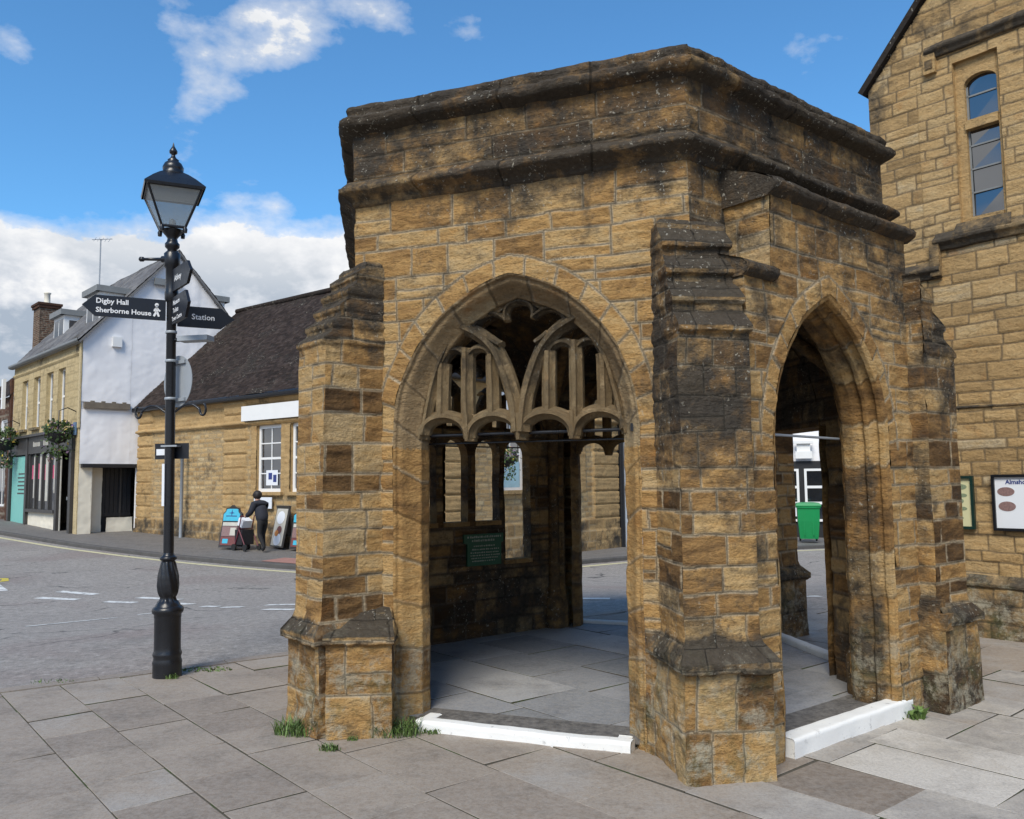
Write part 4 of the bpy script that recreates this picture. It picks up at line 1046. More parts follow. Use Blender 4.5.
# ================================================================== BANK (low stone corner building with a tiled roof)
Cn = v3(-1.75, 21.3, 0); BD, BGd = dirv(-51.49), dirv(38.5)
NBf = v3(-BGd[0], -BGd[1], 0); NGf = -BD           # outward normals
bank = empty('corner_building', Cn+BD*6+ZU*-.4, 'low golden stone corner building with lichened brown tiled roof behind the lamp post', 'building')
BB = [-1.0, -.6, -.2, .13]+[.55]
while BB[-1] < 4.2: BB.append(BB[-1]+.155)
ZE = 4.34; ZP = .50
PIL = [(-.02, .72), (8.42, 9.63), (14.15, 15.14)]
def inp(u, P_): r = np.zeros(u.shape, bool); [r.__ior__((u > a) & (u < c)) for a, c in P_]; return r
WINB = [(6.65, 7.90), (4.85, 6.20), (2.1, 3.3)]
SUR = [(4.55, 8.2)]
def bx_extra(pils, surs):
    def f(u, z):
        e = np.where(z < ZP, .09, 0.)+np.where((z < .12), .04, 0)
        p = inp(u, pils) & (z >= ZP); rust = np.abs(((z-ZP) % .42)-.21) > .180
        e = e+np.where(p, np.where(rust, .03, .085), 0)
        e = e+np.where(inp(u, surs) & (z > 1.32) & (z < 3.5), .03, 0)+np.where((z > 3.52) & (z < 3.62), .10, 0)+np.where(z > 4.14, .10*(z-4.10)/.2, 0)
        return e
    return f
def tn_bank(pils, surs):
    def f(t, u, z):
        p = inp(u, pils) | (inp(u, surs) & (z > 1.32)) | (z > 3.52)
        k = np.floor((z-ZP)/.42); h = _hash(k, np.floor(u/1.3), k*0, 4)
        return np.where(p, .22+.28*h, np.where(z < ZP, t*.4, t*.85+.1))
    return f
for (o_, u_, n_, L_, pil, wins, surs, seed) in ((Cn, BD, NBf, 15.14, PIL, WINB, SUR, 201), (Cn, BGd, NGf, 8.3, [(-.02, .70), (6.85, 8.31)], [(2.30, 3.35), (4.85, 6.0)], [(1.9, 3.7), (4.5, 6.45)], 202)):
    b = MB(); hole = union_sd(*[rect_sd(a, c, 1.42, 3.47) for a, c in wins])
    gfn = (lambda u, z: .03+.35*sstep(.62, .3, z)) 
    wall(b, o_, u_, n_, 0, L_, -1.0, ZE, .035, BB, seed, hole=lambda s, z, h=hole: h(s, z), extra=bx_extra(pil, surs), tonefn=tn_bank(pil, surs), mortfn=lambda u, z, p_=pil, s_=surs: 1.-(inp(u, p_) | (inp(u, s_) & (z > 1.32)) | (z > 3.52)), grime=gfn, amp=.006, lo=.22, hi=.5, depth=.012, mortw=.03, rough=.006)
    for a, c in wins:
        reveal(b, o_, u_, n_, a, c, 1.42, 3.47, .14, tone=.4); b.box(o_+u_*(a-.12)+ZU*1.32, u_*(c-a+.24), n_*.12, ZU*.10, tone=.4, grime=.2)
    b.build('wall', M_BANK, bank)
    for a, c in wins: window(bank, o_, u_, n_, a, c, 1.42, 3.47, fw=.10, cols=2, rows=4, depth=.13, bars=.035, inner=None)
# white fascia board, window posters, gutters, roof
b = MB(); b.box(Cn+BD*4.4+NBf*.105+ZU*3.63, BD*4.15, NBf*.05, ZU*.47); b.build('fascia_board', M_WHITE, bank); b = MB(); b.box(Cn+BGd*1.9+NGf*.105+ZU*3.63, BGd*4.6, NGf*.05, ZU*.47); b.build('fascia_board', M_WHITE, bank)
for (o_, u_, n_, a, m_) in ((Cn, BD, NBf, 6.95, 0), (Cn, BGd, NGf, 2.45, 0)):
    b = MB()
    b.box(o_+u_*a+ZU*1.62-n_*.10, u_*.58, n_*.012, ZU*.46, mat=0); b.box(o_+u_*(a+.06)+ZU*1.72-n_*.086, u_*.16, n_*.004, ZU*.22, mat=1); b.box(o_+u_*(a+.28)+ZU*1.80-n_*.086, u_*.18, n_*.004, ZU*.2, mat=1)
    b.build('window_poster', [M_POSTERW, M_BLUEINK], bank)
b = MB(); b.box(Cn+BGd*2.42+NGf*-.09+ZU*1.50, BGd*.8, NGf*.012, ZU*.72); b.build('window_poster', simple('aqua_poster', (.35, .55, .62), .4, bumps=0), bank)
E1, E2, E3 = Cn+BD*15.2+NBf*.28+ZU*4.36, Cn+NBf*.28+NGf*.28+ZU*4.36, Cn+BGd*8.4+NGf*.28+ZU*4.36
b = MB()
for p, q, n_ in ((E1, E2, NBf), (E2, E3, NGf)):
    d = nrm(q-p); L = np.linalg.norm(q-p); ring_sweep(b, [(p-n_*.0, n_), (q, n_)], [(-.16, -.07), (-.02, -.06), (.0, -.03), (.01, .05), (-.02, .10), (-.04, .05), (-.09, .05), (-.10, .12), (-.2, .14)], .5, 210, closed=False, grime=.1, rough=.1)
for v in b.V: pass
b.build('gutter', M_IRON, bank)
DP = 4.0; RZ = 8.65
R1 = Cn+BD*15.2-NBf*DP+ZU*RZ; R2 = Cn+BD*4.0-NBf*DP+ZU*RZ
b = MB(); tile_roof(b, E1+ZU*.06, E2+ZU*.06, R2, R1, .045, seed=5); 
tile_roof(b, E2+ZU*.06, E3+ZU*.06, R2+BGd*.2, R2, .06, seed=6)
tile_roof(b, E1-NBf*8.2+ZU*.06, E3+ZU*.06, R2, R1, .4, seed=8)
b.tube([R1+ZU*.02, R2+ZU*.02], .11, 8, tone=.3, grime=.3); b.tube([R2, E2+ZU*.08], .08, 8, tone=.3)
b.build('roof', M_ROOF, bank)
b = MB(); pA, pR = Cn+BD*15.14, R1-ZU*RZ; wl = Cn+BD*15.14-NBf*8
b.add([pA+ZU*-1, wl+ZU*-1, wl+ZU*4.3, pR*1+ZU*(RZ-.1), pA+ZU*4.3], [(0, 1, 2, 3, 4)], tone=.5)
wr = Cn+BGd*8.3; b.add([wl-ZU*1, wr-ZU*1, wr+ZU*4.3, wl+ZU*4.3], [(0, 1, 2, 3)], tone=.5); b.build('rear_wall', M_BANK, bank)
# small lamp and drain things on the corner seen through the arch
b = MB(); q = Cn+BGd*8.42+NGf*.10; b.tube([q-ZU*.7, q+ZU*4.3], .10, 8); b.build('downpipe', M_IRON, bank)

# ================================================================== WHITE GABLED HOUSE WITH SHOPFRONT
Hc = v3(-15.13, 29.5, 0); GD, YD = dirv(46.7), dirv(-43.3); NGa, NY = -YD, -GD
house = empty('gabled_house', Hc+GD*3, 'tall house with white rendered gable and yellow stone shop front to the street', 'house')
ZEV, ZRI, HW = 6.86, 10.5, 3.24; LY = 9.35
def gable_keep(u, z): return z < ZEV+(ZRI-ZEV)*(1-np.abs(u-HW)/HW)
b = MB()
wall(b, Hc, GD, NGa, 0, 1.66, 4.62, 9.2, .06, [-1, 20], 301, keepfn=gable_keep, amp=.01, rough=.003, depth=0)
wall(b, Hc, GD, NGa, 0, 1.95, 2.42, 4.35, .06, [-1, 20], 302, amp=.01, rough=.003, depth=0)
wall(b, Hc+NGa*.012, GD, NGa, 1.66, 6.48, 2.42, 10.5, .06, [-1, 20], 303, keepfn=gable_keep, amp=.01, rough=.003, depth=0)
b.box(Hc+GD*.0+ZU*4.3-NGa*.08, GD*1.7, NGa*.05, ZU*.36)
b.box(Hc+GD*1.9+ZU*-.5, GD*4.6, NGa*.10, ZU*2.9)
b.build('gable_wall', M_RENDER, house)
b = MB(); rs = np.random.RandomState(8); b.box(Hc+GD*.08+ZU*4.40+NGa*-.03, GD*1.55, NGa*.14, ZU*.20)
for k in range(4): b.box(Hc+GD*(.3+.36*k)+ZU*4.59+NGa*.0, GD*.12, NGa*.09, ZU*.07)
b.build('timber_beam', M_WOOD, house)
b = MB(); b.box(Hc+GD*2.35+ZU*9.15+NGa*.10, GD*1.05, NGa*.10, ZU*.24); b.build('timber_plate', M_LEAD, house)
b = MB(); b.box(Hc+GD*.96+ZU*6.66+NGa*.0, GD*.32, NGa*.12, ZU*.36); b.build('alarm_box', M_WHITE, house)
b = MB()
wall(b, Hc, GD, NGa, 0, .42, -.4, 2.40, .05, [-1, 20], 305, amp=.012, rough=.004, depth=0); b.box(Hc+GD*.42-NGa*.9-ZU*.4, GD*.02, NGa*.9, ZU*2.8)
wall(b, Hc-NGa*.45, GD, NGa, .42, .92, -.4, 2.40, .05, [-1, 20], 306, amp=.012, rough=.004, depth=0)
wall(b, Hc-NGa*.30, GD, NGa, 1.05, 1.95, -.4, .52, .05, [-1, 0, .25, .6], 307, amp=.012)
b.build('pillar_base', M_CREAM, house)
b = MB(); b.box(Hc+GD*.05+ZU*2.30-NGa*.85, GD*1.9, NGa*1.05, ZU*.13); b.build('lintel', M_BLACKWOOD, house)
b = MB(); b.box(Hc+GD*.9+ZU*-.4-NGa*.62, GD*1.05, NGa*.05, ZU*2.75)
for k in range(7): b.box(Hc+GD*(.92+.15*k)+ZU*.5-NGa*.57, GD*.13, NGa*.025, ZU*1.8)
b.box(Hc+GD*.9+ZU*.55-NGa*.55, GD*1.05, NGa*.05, ZU*.12)
b.build('garage_door', M_BLACKWOOD, house)
# yellow street front
YB = [-1, 0]
while YB[-1] < 7: YB.append(YB[-1]+.30)
YW = [(1.95, 2.85), (3.50, 4.40), (5.25, 6.20), (7.05, 7.95)]
b = MB(); hole = union_sd(*[rect_sd(a, c, 4.0, 6.05) for a, c in YW])
wall(b, Hc, YD, NY, 0, LY, 3.72, ZEV, .05, YB, 310, hole=hole, amp=.006, depth=.006, rough=.004, mortw=.03, lo=.4, hi=.7, extra=lambda u, z: np.where((z > 6.32) & (z < 6.42), .06, 0)+np.where(z > 6.72, .10, 0), tonefn=lambda t, u, z: .4+.25*t)
for a, c in YW:
    reveal(b, Hc, YD, NY, a, c, 4.0, 6.05, .22, tone=.5); b.box(Hc+YD*(a-.08)+ZU*3.9, YD*(c-a+.16), NY*.12, ZU*.1, tone=.2, grime=.5)
b.box(Hc+YD*.03-ZU*.5+NY*.02, YD*.40, -NY*.3, ZU*4.3, tone=.9)
b.box(Hc+YD*-.02+ZU*3.7+NY*.02, YD*.18, NY*.05, ZU*3.1, tone=.9)
b.build('street_wall', M_YELLOW, house)
for a, c in YW: window(house, Hc, YD, NY, a, c, 4.0, 6.05, fw=.07, cols=2, rows=2, depth=.20, bars=.04, inner=M_CURTAIN)
b = MB(); b.box(Hc+YD*.42+ZU*2.95, YD*(LY-.42), NY*.10, ZU*.70); b.box(Hc+YD*.40+ZU*3.62, YD*(LY-.38), NY*.22, ZU*.10)
for u in (.46, 2.1, 6.3, 9.0): b.box(Hc+YD*u+ZU*-.5, YD*.26, NY*.13, ZU*4.1)
b.box(Hc+YD*.5-NY*1.6-ZU*.5, YD*8.8, NY*.05, ZU*4.1)
b.build('shop_front', M_DARKPAINT, house)
b = MB(); 
for (a, n) in ((3.9, 4), (5.0, 6)):
    for k in range(n): b.box(Hc+YD*(a+.17*(n-1-k)-.4)+ZU*3.22+NY*.102, YD*.10, NY*.006, ZU*(.16 if k else .20))
b.build('shop_lettering', M_CURTAIN, house)
b = MB()
for u in (2.45, 3.38, 4.31, 5.24, 6.12): b.box(Hc+YD*u+ZU*.78-NY*.02, YD*.13, NY*.08, ZU*2.2)
b.box(Hc+YD*2.40+ZU*.66, YD*3.9, NY*.16, ZU*.12)
f = b.build('shop_window', M_DARKPAINT, house)
b = MB(); b.box(Hc+YD*2.4+ZU*.75-NY*.02, YD*3.85, NY*.01, ZU*2.2); b.build('pane', glassmat('shop_glass', (.05, .05, .052), .06), f)
b = MB()
for u, w, z0, z1, m_ in ((2.75, .4, 1.95, 2.45, 0), (3.6, .6, 1.9, 2.5, 0), (4.5, .6, 1.95, 2.55, 0), (5.5, .5, 1.95, 2.5, 0), (3.75, .35, 1.1, 2.85, 1), (4.62, .3, 1.1, 2.85, 1), (5.45, .32, 1.2, 2.85, 1), (2.72, .24, 1.4, 2.85, 1)):
    b.box(Hc+YD*u+ZU*z0+NY*(-.009+.003*m_), YD*w, NY*.002, ZU*(z1-z0), mat=m_)
b.build('window_display', [M_PINK, M_CURTAIN], f)
b = MB(); wall(b, Hc+NY*.02, YD, NY, 2.36, 6.3, -.5, .66, .06, [-1, 0, .3, .66], 312, amp=.006, tonefn=lambda t, u, z: .8*t+.1); b.build('stall_riser', M_CREAM, house)
b = MB(); b.box(Hc+YD*.82+ZU*.1-NY*.25, YD*1.15, NY*.05, ZU*2.5)
for z0, z1 in ((.3, 1.1), (1.25, 2.45)):
    for u in (.92, 1.45): b.box(Hc+YD*u+ZU*z0-NY*.20, YD*.42, NY*.015, ZU*(z1-z0))
d_ = b.build('door', M_BLACKWOOD, house); b = MB(); b.box(Hc+YD*1.88+ZU*1.15-NY*.20, YD*.04, NY*.04, ZU*.12); b.build('handle', M_GREY, d_)
b = MB(); b.box(Hc+YD*2.0+ZU*-.1+NY*.0, YD*.08, NY*.03, ZU*2.85); b.build('door_frame', M_CURTAIN, house)
b = MB(); b.box(Hc+YD*6.55+ZU*-.3-NY*.02, YD*2.4, NY*.05, ZU*3.2, mat=0)
for k in range(6): b.box(Hc+YD*7.0+ZU*(1.35+.16*k)+NY*.032, YD*(1.0-.1*(k % 2)), NY*.004, ZU*.06, mat=1)
b.build('side_panel', [M_TEAL, M_DARKPAINT], house)
# roof
ov = .22
e0, e1 = Hc+NY*ov+NGa*.2+ZU*(ZEV-.12), Hc+NY*ov+YD*LY+ZU*(ZEV-.12)
r0, r1 = Hc+GD*HW+NGa*.2+ZU*(ZRI+.12), Hc+GD*HW+YD*LY+ZU*(ZRI+.12)
k0, k1 = Hc+GD*(2*HW+ov)+NGa*.2+ZU*(ZEV-.12), Hc+GD*(2*HW+ov)+YD*LY+ZU*(ZEV-.12)
b = MB(); 
for (p, q, r, s_) in ((e0, e1, r1, r0), (k0, k1, r1, r0)):
    n_ = nrm(np.cross(q-p, s_-p)); n_ = n_ if n_[2] > 0 else -n_
    tile_roof(b, p, q, r, s_, .10, course=.22, tw=.32, seed=14, grime=.1, h=.02); b.plate([p-n_*.03, q-n_*.03, r-n_*.03, s_-n_*.03], -n_, .06, tone=.9)
M_SLATES = stone('slate_roof', [(0, (.10, .10, .105)), (.5, (.15, .15, .155)), (1, (.21, .205, .20))], (.03, .03, .03), moss=False, lichen=False, fine=.4, bs=.2, iron=.0)
b.build('roof', M_SLATES, house)
b = MB(); ring_sweep(b, [(e0-NY*.0, NY), (e1, NY)], [(-.15, -.05), (.0, -.03), (.05, .02), (.05, .09), (.0, .07)], .8, 320, closed=False, rough=.1); b.build('gutter', M_LEAD, house)
b = MB(); b.add([Hc+YD*LY+ZU*-.5, Hc+YD*LY+GD*2*HW+ZU*-.5, Hc+YD*LY+GD*2*HW+ZU*ZEV, r1-ZU*.2, Hc+YD*LY+ZU*ZEV], [(0, 1, 2, 3, 4)]); 
q = Hc+GD*2*HW; b.add([q-ZU*.5, q+YD*LY-ZU*.5, q+YD*LY+ZU*ZEV, q+ZU*ZEV], [(0, 1, 2, 3)]); b.build('rear_wall', M_CREAM, house)
def dormer(u, d0, w, z0, h, depth, flat=True, side=1):
    n_, base = (NY, Hc) if side > 0 else (GD, Hc+GD*2*HW)
    o = base+YD*u-n_*d0+ZU*z0; mb = MB()
    mb.box(o-n_*.06, YD*w, -n_*depth, ZU*h, mat=0); mb.box(o-YD*.12+n_*.1+ZU*h, YD*(w+.24), -n_*(depth+.1), ZU*.22, mat=1)
    mb.lathe([(.12, 0), (.12, .01)], o+ZU*h, 6, mat=1)
    d_ = mb.build('dormer', [M_WHITE, M_LEAD], house)
    mb = MB(); k = 2
    for i in range(k): mb.box(o+YD*(.1+i*(w-.1)/k)+n_*-.062+ZU*.14, YD*((w-.1)/k-.1), n_*.012, ZU*(h-.28))
    mb.build('pane', M_PANE, d_)
    mb = MB(); 
    for i in range(k): mb.box(o-n_*(.25+i*.6)-YD*.004+ZU*.2, -YD*.0+YD*.01, -n_*.45, ZU*(h-.4))
    mb.build('side_pane', M_PANE, d_)
dormer(.55, .62, 1.5, 7.20, 1.55, 2.3); dormer(5.2, .70, 1.4, 7.25, 1.35, 2.2)
dormer(.8, .9, 1.5, 7.75, 1.30, 2.0, side=-1)
# chimney with aerial, next house
nh = Hc+YD*LY
next_house = empty('brick_house', nh+YD*3+GD*2, 'dark brick house with chimney at the far left end of the street', 'house')
b = MB(); wall(b, nh, YD, NY, .02, 7, -.3, 5.6, .08, list(np.arange(-.4, 6, .1)), 330, amp=.006, lo=.2, hi=.3, hole=union_sd(rect_sd(.9, 2.0, 3.3, 4.6), rect_sd(1.0, 3.4, .8, 2.6)))
b.box(nh+YD*.02-ZU*.3, YD*.30, NY*.10, ZU*6.6, tone=.3); b.build('wall', M_BRICK, next_house)
b = MB(); b.box(nh+YD*.35+ZU*2.75, YD*4, NY*.1, ZU*.5); b.build('shop_fascia', M_DARKPAINT, next_house)
window(next_house, nh, YD, NY, .9, 2.0, 3.3, 4.6, fw=.09, cols=2, rows=2, depth=.12, bars=.04)
window(next_house, nh, YD, NY, 1.0, 3.4, .8, 2.6, fw=.09, cols=3, rows=1, depth=.12, bars=.05, inner=M_CURTAIN)
b = MB(); a0, a1 = nh+NY*.2+ZU*5.55, nh+NY*.2+YD*7+ZU*5.55; c0_, c1_ = nh+GD*3.4+ZU*9.0, nh+GD*3.4+YD*7+ZU*9.0
tile_roof(b, a0, a1, c1_, c0_, .1, course=.16, tw=.22, seed=18); tile_roof(b, a0-NY*7, a1-NY*7, c1_, c0_, .4, seed=18); b.build('roof', M_ROOF, next_house)
b = MB(); b.box(nh+YD*.15+NY*.28+ZU*5.0, YD*.25, NY*.12, ZU*1.3); b.build('downpipe', M_WHITE, next_house)
b = MB(); cb = nh+GD*1.35+YD*.25+ZU*7.0; L_ = 1.05
for n_, u_, o_ in ((NY, YD, cb+NY*.4), (-NY, YD, cb-NY*.4), (-YD, NY, cb-NY*.4), (YD, NY, cb-NY*.4+YD*L_)):
    wall(b, v3(o_[0], o_[1], 0), u_, n_, 0, L_ if u_ is YD else .8, 6.2, 9.85, .03, list(np.arange(6.1, 10.1, .085)), 335, amp=.003, lo=.2, hi=.25, depth=.02, mortw=.02)
b.box(cb-NY*.46-YD*.06+ZU*2.65, YD*(L_+.12), NY*.92, ZU*.12, tone=.2); b.box(cb-NY*.50-YD*.1+ZU*2.77, YD*(L_+.2), NY*1.0, ZU*.10, tone=.1)
ch = b.build('chimney', M_BRICK, next_house)
b = MB(); b.lathe([(.16, 0), (.17, .04), (.13, .10), (.12, .50), (.15, .53), (.15, .58), (.10, .58)], cb+YD*.5+ZU*2.85, 12); b.build('chimney_pot', M_CREAM, ch)
b = MB(); q = Hc+YD*9.1+GD*3.24+ZU*10.3
b.tube([q, q+ZU*2.75], .03, 6); q = q-ZU*.8; b.tube([q+ZU*3.5-GD*.35+YD*.1, q+ZU*3.62+GD*.45-YD*.2], .02, 5)
for k in range(5): b.tube([q+ZU*(3.52+.02*k)+GD*(-.25+.16*k)-v3(.0, .12, .12), q+ZU*(3.52+.02*k)+GD*(-.25+.16*k)+v3(0, .12, .12)], .01, 5)
tag(b.build('tv_aerial', M_GREY), 'thin tall aerial mast above the roof of the white gabled house', 'aerial')
b = MB(); q = nh+GD*1.35+YD*1.1+ZU*7.6; b.tube([q, q+YD*.7+ZU*.2, q+YD*.7+ZU*1.2], .02, 6); b.tube([q+YD*.4+ZU*.9, q+YD*1.1+ZU*1.1], .015, 5)
tag(b.build('tv_aerial', M_GREY), 'small aerial bracketed beside the brick chimney', 'aerial')

# ================================================================== hanging baskets
def basket(c, r, label, bracket=None, seed=1, flowers=.12, trail=.5):
    t = empty('hanging_basket', c, label, 'hanging basket', 'flower baskets hung along the street')
    rs = np.random.RandomState(seed); mb = MB(); fl = MB()
    for i in range(620):
        d = nrm(rs.normal(size=3)); q = c+d*r*v3(1, 1, .85)*rs.uniform(.55, 1.05)+ZU*r*.25
        if rs.uniform() < .3: q = c+v3(rs.normal()*r*.45, rs.normal()*r*.45, -r*rs.uniform(0, 1+trail*2))
        s = r*rs.uniform(.10, .2); a = nrm(rs.normal(size=3)); e = nrm(np.cross(a, rs.normal(size=3)))
        (fl if rs.uniform() < flowers else mb).add([q-a*s, q+e*s*.5, q+a*s, q-e*s*.5], [(0, 1, 2, 3)], tone=rs.uniform())
    mb.build('foliage', M_LEAF, t); fl.build('flowers', M_FLOWER, t)
    mb = MB(); mb.lathe([(.02, -.75*r), (.5*r, -.6*r), (.75*r, -.1*r), (.78*r, 0)], c, 12); mb.build('bowl', M_BLACKWOOD, t)
    if bracket is not None:
        mb = MB(); mb.tube([bracket, bracket+(c-bracket)*v3(1, 1, 0)*.5+ZU*.12, v3(c[0], c[1], bracket[2]), c+ZU*r*.3], .02, 6); mb.build('bracket', M_IRON, t)
    return t
q = Hc+YD*.55+NY*.55+ZU*3.50; basket(q, .48, 'full hanging basket of trailing plants above the shop door', Hc+YD*.55+ZU*4.3, 3)
q = Hc+YD*8.2+NY*.5+ZU*3.55; basket(q, .55, 'hanging basket at the far left edge of the photo over the teal panel', Hc+YD*8.2+ZU*4.3, 5)
q = Cn+BGd*1.35+NGf*1.0+ZU*2.25; basket(q, .28, 'hanging basket seen through the lancet window of the conduit', Cn+BGd*1.35+ZU*2.95, 7, .25)
b = MB(); b.box(Hc+YD*.2+NY*.06+ZU*3.45, YD*.30, NY*.04, ZU*.45); tag(b.build('corner_sign', simple('dull_blue', (.12, .2, .32), .5)), 'small blue sign at the corner of the yellow shop front', 'sign')

# ================================================================== grey post, A-boards, person
gp = v3(-11.1, 28.4, -.16); b = MB(); b.lathe([(.055, -.1), (.055, 2.85), (.075, 2.86), (.075, 2.98), (.03, 3.0)], gp, 12)
tag(b.build('grey_post', M_GREY, origin=gp), 'plain grey metal post standing in front of the stone wall of the corner building', 'post')
def gz_far(x, y):
    k = np.argmin(np.hypot(fk[:, 0]-x, fk[:, 1]-y)); off = np.dot(np.array([x, y])-fk[k], fn[k]); return float(road_z(*fk[k])+.115+.012*min(max(off, 0), 3))
def aboard(c, face_n, w, h, label, scallop=True):
    t = empty('pavement_board', c, label, 'pavement sign', 'advertising boards on the far pavement'); n = nrm(face_n); x = np.cross(ZU, n); 
    for sg in (1, -1):
        up = nrm(ZU-n*sg*.20); o = c+n*sg*.24
        mb = MB(); pl = [(-w/2, .06), (w/2, .06), (w/2, h*.72)]+([(w*.52, h*.80), (w*.40, h*.86), (w*.36, h*.93), (w*.15, h*.95), (0, h), (-w*.15, h*.95), (-w*.36, h*.93), (-w*.40, h*.86), (-w*.52, h*.80)] if scallop else [(w/2, h), (-w/2, h)])+[(-w/2, h*.72)]
        mb.plate([o+x*a+up*z for a, z in pl], nrm(np.cross(x, up))*.0+n*-sg, .03); p_ = mb.build('board', M_DARKPAINT, t)
        if sg < 0: continue
        nn = nrm(np.cross(x, up)); nn = nn if np.dot(nn, n) > 0 else -nn
        mb = MB()
        if scallop:
            pl2 = [(-w*.44, h*.64), (w*.44, h*.64), (w*.45, h*.72), (w*.46, h*.79), (w*.35, h*.84), (w*.31, h*.905), (w*.12, h*.92), (0, h*.965), (-w*.12, h*.92), (-w*.31, h*.905), (-w*.35, h*.84), (-w*.46, h*.79), (-w*.45, h*.72)]
            mb.plate([o+x*a+up*z+nn*.012 for a, z in pl2], nn, .004, mat=0)
            for k in range(4):
                a = k*math.pi/2; cc = o+up*h*.82+nn*.02; mb.plate([cc+(x*math.cos(a)+up*math.sin(a))*w*.16, cc+(x*math.cos(a+.6)+up*math.sin(a+.6))*w*.04, cc, cc+(x*math.cos(a-.6)+up*math.sin(a-.6))*w*.04], nn, .003, mat=1)
            mb.box(o-x*w*.30+up*h*.74+nn*.017, x*w*.6, up*h*.02, nn*.003, mat=1)
            mb.box(o-x*w*.42+up*h*.53+nn*.012, x*w*.84, up*h*.08, nn*.004, mat=2); mb.box(o-x*w*.42+up*h*.30+nn*.012, x*w*.84, up*h*.22, nn*.004, mat=3)
            mb.box(o-x*w*.42+up*h*.10+nn*.012, x*w*.84, up*h*.19, nn*.004, mat=4); mb.box(o+x*w*.05+up*h*.32+nn*.017, x*w*.3, up*h*.17, nn*.003, mat=2); mb.box(o-x*w*.3+up*h*.14+nn*.017, x*w*.3, up*h*.1, nn*.003, mat=0)
            mb.build('poster', [M_AQUA, M_BLUEINK, M_CURTAIN, M_OVAL, M_REDTONE], t)
        else:
            mb.box(o-x*w*.42+up*h*.08+nn*.012, x*w*.84, up*h*.88, nn*.004, mat=0)
            for (cx, cz, r, m_) in ((0, .72, .30, 1), (.05, .44, .18, 2), (-.1, .36, .14, 3), (0, .22, .28, 1)):
                mb.plate([o+x*(cx*w+r*w*math.cos(a))+up*(cz*h+r*w*.75*math.sin(a))+nn*(.018+.004*m_) for a in np.arange(16)*math.pi/8], nn, .003, mat=m_)
            mb.build('poster', [M_CURTAIN, M_POSTERW, M_REDTONE, M_ORANGE], t)
    return t
bn = NBf
c = v3(-8.15, 24.75, 0); c[2] = gz_far(*c[:2]); aboard(c, bn+v3(.25, 0, 0), .68, 1.30, 'scalloped aqua topped pavement board left of the walking woman')
c = v3(-6.75, 25.0, 0); c[2] = gz_far(*c[:2]); aboard(c, bn+v3(-.3, 0, 0), .85, 1.28, 'square topped picture board with round white shapes behind the walking woman', False)
c = v3(-6.02, 24.45, 0); c[2] = gz_far(*c[:2]); aboard(c, bn+v3(.2, 0, 0), .68, 1.30, 'scalloped aqua topped pavement board half hidden by the conduit')
b = MB(); b.box(Cn+BD*6.95+NBf*.10+ZU*.92, BD*.9, NBf*.02, ZU*.34); tag(b.build('wall_notice', M_POSTERW), 'white notice fixed under the window sill behind the walking woman', 'notice')
def skin_mesh(name, verts, edges, radii, mat, parent, sub=2):
    me = bpy.data.meshes.new(name); me.from_pydata([tuple(v) for v in verts], edges, []); o = bpy.data.objects.new(name, me); COL.objects.link(o)
    m = o.modifiers.new('s', 'SKIN'); m.use_smooth_shade = True
    for i, r in enumerate(radii): me.skin_vertices[0].data[i].radius = r if hasattr(r, '__len__') else (r, r)
    me.skin_vertices[0].data[0].use_root = True
    sb = o.modifiers.new('u', 'SUBSURF'); sb.levels = sub; sb.render_levels = sub
    bpy.context.view_layer.update()
    m2 = bpy.data.meshes.new_from_object(o.evaluated_get(bpy.context.evaluated_depsgraph_get())); m2.name = name
    bpy.data.objects.remove(o); bpy.data.meshes.remove(me)
    m2.materials.clear()
    for q in (mat if isinstance(mat, list) else [mat]): m2.materials.append(q)
    o2 = bpy.data.objects.new(name, m2); COL.objects.link(o2); o2.parent = parent
    for p in m2.polygons: p.use_smooth = True
    return o2
pp = v3(-7.08, 24.0, 0); pp[2] = gz_far(*pp[:2])
# local frame: f = walking direction (up the street, to the left and away), r = her right
per = empty('person', pp, 'woman in dark jacket and black trousers pushing a wheeled walker along the far pavement', 'person')
f_, r_ = nrm(v3(-.80, .60, 0)), nrm(v3(.60, .80, 0))
def L3(f, r, z): return tuple(f_*f+r_*r+ZU*z)
vs = [L3(-.02, 0, .90), L3(.05, 0, 1.10), L3(.13, 0, 1.28), L3(.19, 0, 1.38), L3(.23, 0, 1.45), L3(.26, 0, 1.53), L3(.27, 0, 1.62),
      L3(-.02, .09, .84), L3(.10, .10, .48), L3(.03, .10, .10), L3(.14, .10, .05),
      L3(-.02, -.09, .84), L3(-.02, -.10, .48), L3(-.24, -.10, .14), L3(-.15, -.10, .05),
      L3(.16, .17, 1.34), L3(.22, .24, 1.10), L3(.46, .20, 1.00), L3(.55, .19, .98),
      L3(.16, -.17, 1.34), L3(.22, -.24, 1.10), L3(.46, -.20, 1.00), L3(.55, -.19, .98)]
es = [(0, 1), (1, 2), (2, 3), (3, 4), (4, 5), (5, 6), (0, 7), (7, 8), (8, 9), (9, 10), (0, 11), (11, 12), (12, 13), (13, 14), (3, 15), (15, 16), (16, 17), (17, 18), (3, 19), (19, 20), (20, 21), (21, 22)]
ra = [.14, .13, .14, .13, .055, .085, .085, .095, .07, .045, .045, .095, .07, .045, .045, .06, .05, .038, .035, .06, .05, .038, .035]
body = skin_mesh('body', vs, es, ra, [M_TROUSER, M_SKIN, M_RUBBER], per)
for p in body.data.polygons:
    c = p.center; p.material_index = 1 if (c[2] > 1.44 or (c[0]*f_[0]+c[1]*f_[1] > .44 and c[2] > .85)) else (2 if c[2] < .085 else 0)
ji = [0, 1, 2, 3, 4, 15, 16, 17, 19, 20, 21]; mp = {k: i for i, k in enumerate(ji)}
